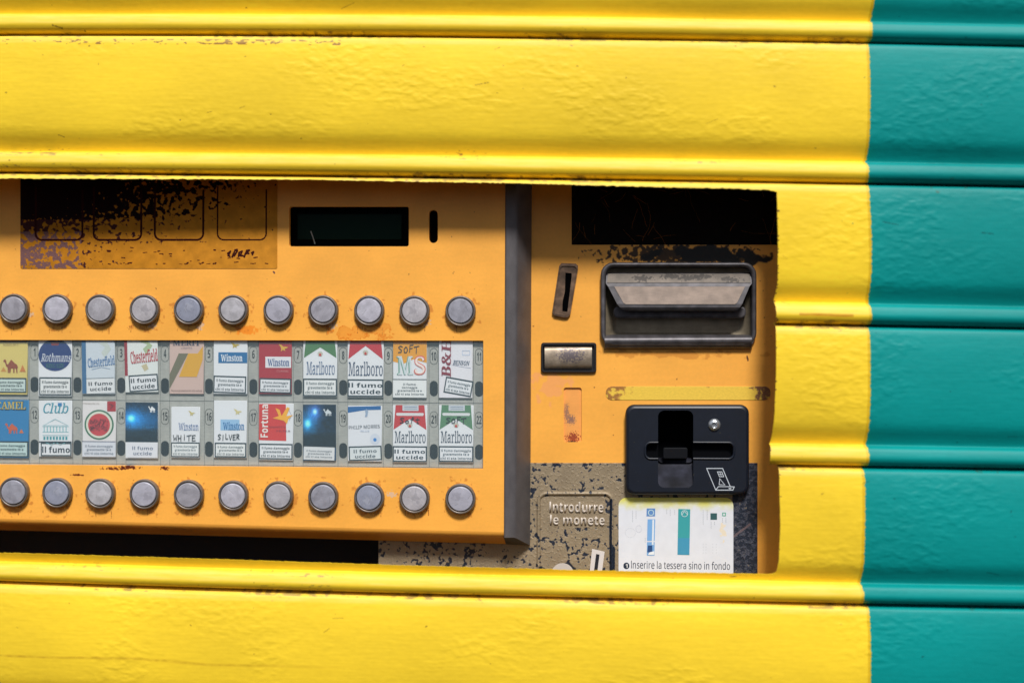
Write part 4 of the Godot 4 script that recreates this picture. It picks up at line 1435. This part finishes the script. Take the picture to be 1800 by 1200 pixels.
func build_packs() -> void:
	var white := rgb(226, 230, 234)
	var ink := rgb(38, 58, 82)
	var two := ["ll fumo", "uccide"]
	var p := make_pack(-12, 588, 48.5, 693, rgb(214, 196, 110), "cream yellow pack with a brown camel, leftmost in the upper row")
	p.area("camel_emblem", p.within(CAMEL, 0.3, 0.36, 0.78, 0.64), rgb(140, 66, 30), 2)
	p.area("pyramid_emblem", [0.78, 0.62, 0.86, 0.5, 0.96, 0.62], rgb(196, 120, 50), 2)
	p.area("pyramid_emblem", [0.22, 0.62, 0.3, 0.54, 0.4, 0.62], rgb(196, 140, 60), 1)
	p.word("SUAVE 20 C", serif, 0.3, 0.155, 0.74, 0.185, rgb(110, 70, 30))
	p.box("top_band", 0.0, 0.0, 1.0, 0.13, rgb(110, 84, 40))
	p.warning(0.72, THREE, 0.0, 0.98, 0.97, true, rgb(30, 50, 56), rgb(196, 214, 210))

	p = make_pack(67.5, 590, 126.5, 696, white, "white pack with a large navy blue oval crest and white script")
	p.round_area("oval_field", 0.5, 0.32, 0.495, 0.265, rgb(20, 46, 112), 1)
	p.area("crown_emblem", [0.36, 0.1, 0.64, 0.1, 0.6, 0.16, 0.4, 0.16], rgb(130, 40, 44), 2)
	p.word("Rothmans", serif, 0.08, 0.29, 0.98, 0.43, rgb(220, 226, 236), 0.35)
	p.word("KING SIZE", serif, 0.24, 0.46, 0.78, 0.53, rgb(56, 116, 96))
	p.warning(0.685, THREE, 0.03, 0.99, 0.985, true)

	p = make_pack(145, 594, 203, 692, rgb(204, 214, 222), "pale pack with slanting blue script and a blue left side", 0.012, 0.02)
	p.box("side_panel", 0.0, 0.0, 0.13, 0.99, rgb(56, 106, 150), 1)
	p.area("flourish", [0.55, 0.1, 0.75, 0.04, 0.9, 0.2, 0.7, 0.35, 0.6, 0.26, 0.72, 0.16], rgb(196, 206, 200), 1)
	p.word("Chesterfield", serif_bold, 0.18, 0.33, 1.0, 0.5, rgb(70, 116, 168), 0.1, false, 4, null, 0.1)
	p.line("underline", [0.3, 0.56, 0.6, 0.52, 0.85, 0.55], 0.3, rgb(120, 150, 186))
	p.warning(0.72, two, 0.14, 0.99, 0.985, false, rgb(60, 66, 74), rgb(224, 228, 230), 0.03)
	p.line("border", [0.14, 0.725, 0.98, 0.71], 0.5, rgb(96, 110, 120), 4)

	p = make_pack(220.5, 592, 279, 689, rgb(222, 228, 226), "white pack with slanting red script and a red left side", 0.02, 0.02)
	p.box("side_panel", 0.0, 0.02, 0.09, 0.7, rgb(150, 30, 44), 1)
	p.area("flourish", [0.45, 0.08, 0.62, 0.02, 0.85, 0.16, 0.66, 0.32, 0.56, 0.22, 0.7, 0.14], rgb(170, 190, 150), 1)
	p.area("flourish", [0.5, 0.52, 0.66, 0.48, 0.72, 0.58, 0.6, 0.62], rgb(196, 186, 150), 1)
	p.word("Chesterfield", serif_bold, 0.18, 0.23, 1.0, 0.46, rgb(178, 36, 50), 0.1, false, 4, null, 0.1)
	p.warning(0.68, two, 0.12, 1.0, 0.98, true, rgb(34, 42, 52), white, 0.05)

	p = make_pack(298, 592, 358.5, 692, rgb(204, 178, 168), "dusty pink pack with grey and yellow slanted bars")
	p.word("MERIT", serif_bold, 0.1, 0.065, 0.9, 0.15, rgb(50, 50, 84))
	p.word("LIGHTS", sans, 0.34, 0.18, 0.66, 0.21, rgb(110, 100, 120))
	p.area("slanted_bar", [0.0, 0.66, 0.27, 0.29, 0.55, 0.29, 0.02, 0.9, 0.0, 0.9], rgb(112, 108, 84), 1)
	p.area("slanted_bar", [0.55, 0.29, 0.82, 0.29, 0.98, 0.16, 0.97, 0.4, 0.8, 0.7, 0.28, 0.7], rgb(216, 164, 26), 2)
	p.word("Nuoce gravemente alla salute", sans, 0.06, 0.92, 0.96, 0.965, rgb(120, 90, 84))

	p = make_pack(375.5, 592, 435, 692, white, "white pack with a solid blue name panel and a gold bird")
	p.area("bird_emblem", p.within(BIRD, 0.5, 0.08, 0.78, 0.2), rgb(186, 164, 60), 2)
	p.box("name_panel", 0.14, 0.27, 1.0, 0.46, rgb(24, 104, 160), 1)
	p.word("Winston", serif_bold, 0.22, 0.3, 0.86, 0.43, rgb(226, 234, 240))
	p.warning(0.685, THREE, 0.0, 0.97, 0.985, true, rgb(70, 86, 96), white, -0.025)

	p = make_pack(455, 590, 513, 692, rgb(168, 26, 42), "red pack with a white name panel and a gold bird")
	p.area("bird_emblem", p.within(BIRD, 0.6, 0.13, 0.9, 0.27), rgb(216, 170, 50), 2)
	p.box("name_panel", 0.2, 0.36, 0.985, 0.55, rgb(226, 228, 232), 1)
	p.word("Winston", serif_bold, 0.27, 0.39, 0.93, 0.52, rgb(40, 80, 140))
	p.word("CLASSIC", sans, 0.55, 0.59, 0.92, 0.62, rgb(220, 150, 150))
	p.warning(0.73, THREE, 0.02, 0.985, 0.985, true, rgb(70, 86, 96), white, -0.02)

	p = make_pack(533, 594, 593, 697, white, "white pack with a green roof shape and a printed top, upper row")
	chevron(p, rgb(74, 122, 74), 0.16, 0.34, 0.0)
	p.box("tear_strip", 0.12, 0.0, 0.85, 0.05, rgb(34, 60, 50), 2)
	p.word("Marlboro", serif, 0.1, 0.4, 0.93, 0.62, rgb(60, 92, 134))
	p.warning(0.69, THREE, 0.0, 1.0, 0.99, true, rgb(84, 100, 108))

	p = make_pack(611, 592, 674.5, 698, white, "white pack with a plain red roof shape, upper row")
	chevron(p, rgb(190, 36, 50), 0.15, 0.37, 0.0)
	p.box("tear_strip", 0.12, 0.03, 0.9, 0.07, rgb(140, 60, 110), 2)
	p.word("Marlboro", serif, 0.03, 0.41, 0.98, 0.64, rgb(40, 62, 96))
	p.warning(0.7, two, 0.0, 1.0, 0.99, true, rgb(40, 56, 66), white, 0.0, 0.95)

	p = make_pack(691, 593, 750.5, 699, white, "white pack with a yellow top, big silver and red initials")
	p.area("yellow_field", [0.0, 0.0, 1.0, 0.0, 1.0, 0.42, 0.6, 0.36, 0.3, 0.44, 0.0, 0.4], rgb(226, 158, 22), 1)
	p.hand("SOFT", 0.14, 0.14, 0.78, 0.25)
	p.word("M", serif_bold, 0.1, 0.31, 0.6, 0.62, rgb(120, 164, 150), -0.05)
	p.word("M", serif, 0.13, 0.31, 0.6, 0.62, rgb(206, 218, 222), -0.05, false, 5)
	p.word("S", serif_bold, 0.62, 0.3, 0.97, 0.62, rgb(214, 110, 96))
	p.word("S", serif, 0.65, 0.32, 0.94, 0.6, rgb(238, 224, 216), 0.0, false, 5)
	p.warning(0.7, ["ll fumo", "danneggia", "gravemente te e", "chi ti sta intorno"], 0.0, 0.99, 0.99, false, rgb(84, 96, 104))
	p.line("border", [0.0, 0.695, 0.99, 0.695], 0.7, rgb(30, 50, 60), 4)

	p = make_pack(771.5, 590, 831, 699, rgb(226, 226, 232), "white pack with large maroon initials running up its left edge")
	p.word("B&H", serif_bold, 0.08, 0.03, 0.36, 0.67, rgb(132, 36, 54), 0.12, true)
	p.line("small_panel", [0.7, 0.24, 0.92, 0.24, 0.92, 0.31, 0.7, 0.31], 0.25, rgb(150, 180, 214), 3, true)
	p.word("BENSON", serif_bold, 0.42, 0.4, 0.92, 0.47, rgb(62, 84, 110), 0.2, false, 4, null, -0.06)
	p.line("underline", [0.4, 0.47, 0.95, 0.52], 0.25, rgb(160, 170, 190))
	p.warning(0.69, THREE, 0.17, 1.0, 0.95, true, rgb(80, 96, 106), white, -0.17)

	# lower row
	p = make_pack(-12, 703, 50.5, 804, rgb(30, 122, 178), "bright blue pack with an orange camel, leftmost in the lower row")
	p.word("CAMEL", serif_bold, 0.08, 0.02, 0.93, 0.17, rgb(20, 36, 50), 0.0, false, 4)
	p.word("CAMEL", serif_bold, 0.1, 0.03, 0.91, 0.155, rgb(196, 178, 90), 0.0, false, 5)
	p.area("camel_emblem", p.within(CAMEL, 0.34, 0.36, 0.74, 0.58), rgb(196, 86, 40), 2)
	p.area("pyramid_emblem", [0.74, 0.57, 0.8, 0.5, 0.87, 0.57], rgb(206, 110, 50), 2)
	p.warning(0.71, THREE, 0.0, 1.0, 0.985, true, rgb(30, 60, 66), rgb(190, 214, 212))

	p = make_pack(68.5, 704, 127, 802, white, "white pack with turquoise script above a drawn palace front", 0.005)
	p.word("Club", serif, 0.14, 0.04, 0.9, 0.22, rgb(44, 146, 168), 0.25)
	p.box("ribbon", 0.58, 0.04, 0.7, 0.1, rgb(40, 120, 180), 2)
	var c := rgb(108, 178, 186)
	p.line("palace_roof", [0.14, 0.44, 0.5, 0.33, 0.88, 0.44], 0.35, c, 3, true)
	for q in [0.46, 0.56, 0.62]:
		p.line("palace_cornice", [0.12, q, 0.9, q], 0.35, c, 2)
	for i in 8:
		p.box("palace_column", 0.15 + i * 0.095, 0.46, 0.175 + i * 0.095, 0.56, c, 1)
		p.box("palace_arch", 0.14 + i * 0.095, 0.64, 0.2 + i * 0.095, 0.7, rgb(70, 150, 160), 1)
	p.line("scroll", [0.2, 0.74, 0.4, 0.8, 0.5, 0.73, 0.65, 0.8, 0.82, 0.74], 0.5, c, 3)
	p.box("warning_band", 0.0, 0.725, 0.99, 0.745, rgb(24, 30, 44), 4)
	p.warning(0.75, ["ll fumo"], 0.06, 0.99, 0.99, true, rgb(44, 50, 62), white, 0.0, 0.9)

	p = make_pack(145, 705, 204, 803, rgb(224, 222, 222), "white pack with a round watermelon print")
	p.word("PREMIUM 20", sans, 0.02, 0.03, 0.5, 0.055, rgb(150, 140, 130))
	p.box("corner_square", 0.74, 0.0, 1.0, 0.18, rgb(170, 34, 44), 2)
	p.line("corner_mark", [0.82, 0.05, 0.92, 0.08, 0.84, 0.13], 0.5, rgb(60, 24, 30), 4)
	p.round_area("rind", 0.5, 0.42, 0.44, 0.268, rgb(60, 112, 84), 1)
	p.round_area("rind_inside", 0.5, 0.42, 0.39, 0.238, rgb(216, 222, 206), 2)
	p.round_area("flesh", 0.5, 0.42, 0.33, 0.2, rgb(196, 60, 66), 3)
	var rng := RandomNumberGenerator.new()
	rng.seed = 6
	var s := Shape.new()
	for i in 150:
		var q := Vector2(rng.randf_range(-0.26, 0.26), rng.randf_range(-0.1, 0.11))
		var a := p.at(0.5 + q.x, 0.42 + q.y)
		s.stroke(PackedVector2Array([a, a + Vector2(rng.randf_range(-0.3, 0.3), rng.randf_range(-0.5, 0.5))]), 0.55, p.top + 0.42 + i * 0.0004)
	var seeds := part("seed_pattern", s, paint(rgb(70, 24, 34), 0.5), p.node)
	seeds.set_meta("kind", "stuff")
	p.warning(0.725, THREE, 0.0, 1.0, 0.99, false, rgb(110, 120, 136), rgb(214, 218, 226))
	p.line("border", [0.0, 0.72, 0.99, 0.72], 0.6, rgb(70, 80, 110), 4)

	p = make_pack(220.5, 707, 278, 805, white, "midnight blue pack with one bright burst of light and a white camel")
	s = Shape.new(Rect2(-p.w / 2, p.h * 0.29, p.w, p.h * 0.71))
	s.flat_fill(p.poly([0.0, 0.0, 1.0, 0.0, 1.0, 0.71, 0.0, 0.71]), p.top + 0.1)
	part("night_print", s, burst_picture(301, [[0.17, 0.4, 0.26, Vector3(40, 120, 180), 0.8, 1], [0.62, 0.46, 0.3, Vector3(0, 84, 130), 0.45]]), p.node)
	p.area("camel_emblem", p.within(CAMEL, 0.7, 0.04, 0.94, 0.18), rgb(226, 232, 236), 2)
	p.warning(0.725, two, 0.08, 0.99, 0.985, false, rgb(120, 130, 150), rgb(224, 226, 232), 0.0, 0.7)

	p = make_pack(301, 715, 351.5, 804, white, "smaller white pack with blue serif name and handwritten word WHiTE")
	p.area("bird_emblem", p.within(BIRD, 0.6, 0.06, 0.84, 0.18), rgb(196, 184, 120), 2)
	p.word("Winston", serif, 0.26, 0.31, 0.96, 0.46, rgb(30, 84, 148))
	p.hand("WHiTE", 0.07, 0.55, 0.88, 0.66)
	p.warning(0.695, THREE, 0.0, 1.0, 0.985, true, rgb(110, 124, 132))

	p = make_pack(376, 704, 434, 804, white, "white pack with pale blue name panel and handwritten word SILVER")
	p.area("bird_emblem", p.within(BIRD, 0.6, 0.13, 0.86, 0.25), rgb(206, 196, 140), 2)
	p.box("name_panel", 0.2, 0.33, 0.78, 0.52, rgb(150, 192, 226), 1)
	p.word("Winston", serif_bold, 0.28, 0.37, 0.93, 0.51, rgb(40, 112, 170))
	p.hand("SILVER", 0.12, 0.59, 0.8, 0.68)
	p.warning(0.735, THREE, 0.03, 0.99, 0.99, true, rgb(96, 110, 116))

	p = make_pack(455, 709, 515.5, 808, white, "red and white pack with upright white lettering and a yellow splash", -0.004)
	p.area("red_field", [0.0, 0.01, 0.78, 0.01, 0.8, 0.66, 0.0, 0.65], rgb(206, 48, 42), 1)
	p.word("Fortuna", sans_bold, 0.05, 0.02, 0.27, 0.6, rgb(238, 232, 226), 0.0, true)
	p.area("splash", [0.48, 0.08, 0.6, 0.11, 0.66, 0.22, 0.82, 0.06, 0.9, 0.08, 0.8, 0.22, 1.0, 0.2, 0.86, 0.27, 0.82, 0.36, 0.72, 0.3, 0.4, 0.26, 0.58, 0.22], rgb(240, 176, 30), 3)
	p.word("SIGARETTE", sans, 0.3, 0.4, 0.78, 0.43, rgb(120, 24, 34))
	p.word("FILTER", sans, 0.52, 0.47, 0.92, 0.5, rgb(90, 24, 60))
	p.line("side_mark", [0.86, 0.1, 0.95, 0.2, 0.88, 0.3], 0.25, rgb(150, 150, 176))
	p.warning(0.71, THREE, 0.0, 0.99, 0.985, true, rgb(60, 72, 82), white)

	p = make_pack(533, 711, 591, 809, rgb(40, 74, 110), "midnight blue pack with two bursts of light and a white camel", 0.006)
	s = Shape.new(Rect2(-p.w / 2, p.h * 0.23, p.w, p.h * 0.77))
	s.flat_fill(p.poly([0.0, 0.0, 1.0, 0.0, 1.0, 0.77, 0.0, 0.77]), p.top + 0.1)
	part("night_print", s, burst_picture(311, [[0.36, 0.16, 0.2, Vector3(80, 110, 190), 1.0, 1], [0.14, 0.44, 0.3, Vector3(20, 130, 180), 1.0, 1]]), p.node)
	p.area("camel_emblem", p.within(CAMEL, 0.62, 0.05, 0.9, 0.2), rgb(206, 216, 222), 2)
	p.warning(0.755, THREE, 0.02, 0.96, 0.985, false, rgb(120, 128, 138), rgb(216, 220, 222), -0.03)

	p = make_pack(611.5, 713, 671.5, 810, rgb(222, 226, 232), "pale pack with a blue top band and thin grey capitals")
	p.area("top_band", [0.0, 0.02, 0.97, 0.0, 0.97, 0.07, 0.5, 0.08, 0.0, 0.13], rgb(24, 96, 160), 1)
	p.area("lion_emblem", [0.5, 0.08, 0.56, 0.06, 0.6, 0.1, 0.57, 0.2, 0.5, 0.2, 0.52, 0.14], rgb(150, 170, 196), 2)
	p.word("PHILIP MORRIS", sans, 0.03, 0.35, 0.94, 0.41, rgb(64, 76, 92), 0.0, false, 4, null, 0.05)
	p.word("BLUE", sans, 0.38, 0.44, 0.64, 0.47, rgb(150, 170, 196))
	p.round_area("seal", 0.8, 0.6, 0.15, 0.1, rgb(206, 214, 226), 1)
	p.round_area("seal_heart", 0.8, 0.61, 0.05, 0.032, rgb(60, 130, 200), 2)
	p.warning(0.725, two, 0.03, 1.0, 0.985, true, rgb(96, 108, 116), rgb(214, 222, 224), 0.035, 0.7)

	for q in [[690.5, 751, rgb(192, 46, 50), "white soft pack with a red roof shape, a stamp on top and handwritten word", "Soft", true], [771.5, 832.5, rgb(86, 132, 96), "white soft pack with a green roof shape, a stamp on top and handwritten word", "SOFT", false]]:
		p = make_pack(q[0], 712, q[1], 812, white, q[3])
		chevron(p, q[2], 0.24, 0.43, 0.0)
		p.box("tax_stamp", 0.28, 0.0, 0.75, 0.1, rgb(196, 204, 212), 2)
		p.line("stamp_line", [0.34, 0.03, 0.7, 0.03], 0.4, rgb(110, 130, 160), 3)
		p.line("stamp_line", [0.34, 0.065, 0.7, 0.065], 0.4, rgb(130, 150, 170), 3)
		p.area("tear_strip", [0.12, 0.135, 0.88, 0.135, 0.91, 0.155, 0.88, 0.185, 0.12, 0.185, 0.09, 0.155], rgb(216, 220, 222), 2)
		p.hand(q[4], 0.2, 0.22, 0.8, 0.31)
		p.word("Marlboro", serif, 0.06, 0.45, 0.96, 0.655, ink)
		p.warning(0.715, two if q[5] else THREE, 0.0, 1.0, 0.99, true, rgb(44, 60, 72) if q[5] else rgb(90, 104, 114), white, 0.0, 0.9)


# ---------------------------------------------------------------- the whole

func _ready() -> void:
	look = Basis(Vector3.UP, TURN)
	eye = Vector3(sin(TURN), 0, cos(TURN)) * REACH
	mount = Transform3D(Basis(Vector3(0, 0, 1), -0.004) * Basis(Vector3.UP, -0.02), Vector3(0, 0, -0.058))

	var camera := Camera3D.new()
	camera.name = "camera"
	camera.fov = rad_to_deg(2.0 * atan(600.0 / FOCAL))
	camera.near = 0.05; camera.far = 100.0
	add_child(camera)
	camera.transform = Transform3D(look, eye)
	var lens := CameraAttributesPhysical.new()
	lens.frustum_focal_length = 50.0
	lens.frustum_focus_distance = 1.145
	lens.exposure_aperture = 1.6
	camera.attributes = lens
	camera.fov = rad_to_deg(2.0 * atan(600.0 / FOCAL))
	camera.current = true

	var env := Environment.new()
	env.background_mode = Environment.BG_SKY
	var sky_look := ProceduralSkyMaterial.new()
	sky_look.sky_top_color = Color(0.92, 0.95, 1.0)
	sky_look.sky_horizon_color = Color(0.46, 0.49, 0.54)
	sky_look.sky_curve = 0.25
	sky_look.ground_bottom_color = Color(0.2, 0.19, 0.185)
	sky_look.ground_horizon_color = Color(0.24, 0.235, 0.23)
	sky_look.sun_angle_max = 0.0
	var sky := Sky.new()
	sky.sky_material = sky_look
	env.sky = sky
	env.tonemap_mode = Environment.TONE_MAPPER_LINEAR
	env.background_energy_multiplier = 0.25
	env.tonemap_exposure = 2.52
	env.sdfgi_enabled = true; env.ssao_enabled = true; env.ssil_enabled = true
	var world := WorldEnvironment.new()
	world.name = "sky"
	world.environment = env
	add_child(world)
	var sun := DirectionalLight3D.new()
	sun.name = "sun"
	sun.light_energy = 0.5
	sun.light_angular_distance = 12.0
	sun.light_color = Color(1.0, 0.985, 0.96)
	sun.shadow_enabled = true
	add_child(sun)
	sun.transform = Transform3D(Basis(Vector3.UP, deg_to_rad(10)) * Basis(Vector3.RIGHT, deg_to_rad(-48)), Vector3(0, 2, 2))

	sans.font_names = ["Droid Sans"]; sans_bold.font_names = ["Droid Sans"]; sans_bold.font_weight = 700
	serif.font_names = ["Droid Serif"]; serif_bold.font_names = ["Droid Serif"]; serif_bold.font_weight = 700

	build_shutter()
	machine = thing("vending_machine", mount, "orange cigarette vending machine with two rows of round metal buttons, seen through the shutter opening", "vending machine")
	build_cabinet()
	build_lower_panel()
	build_packs()
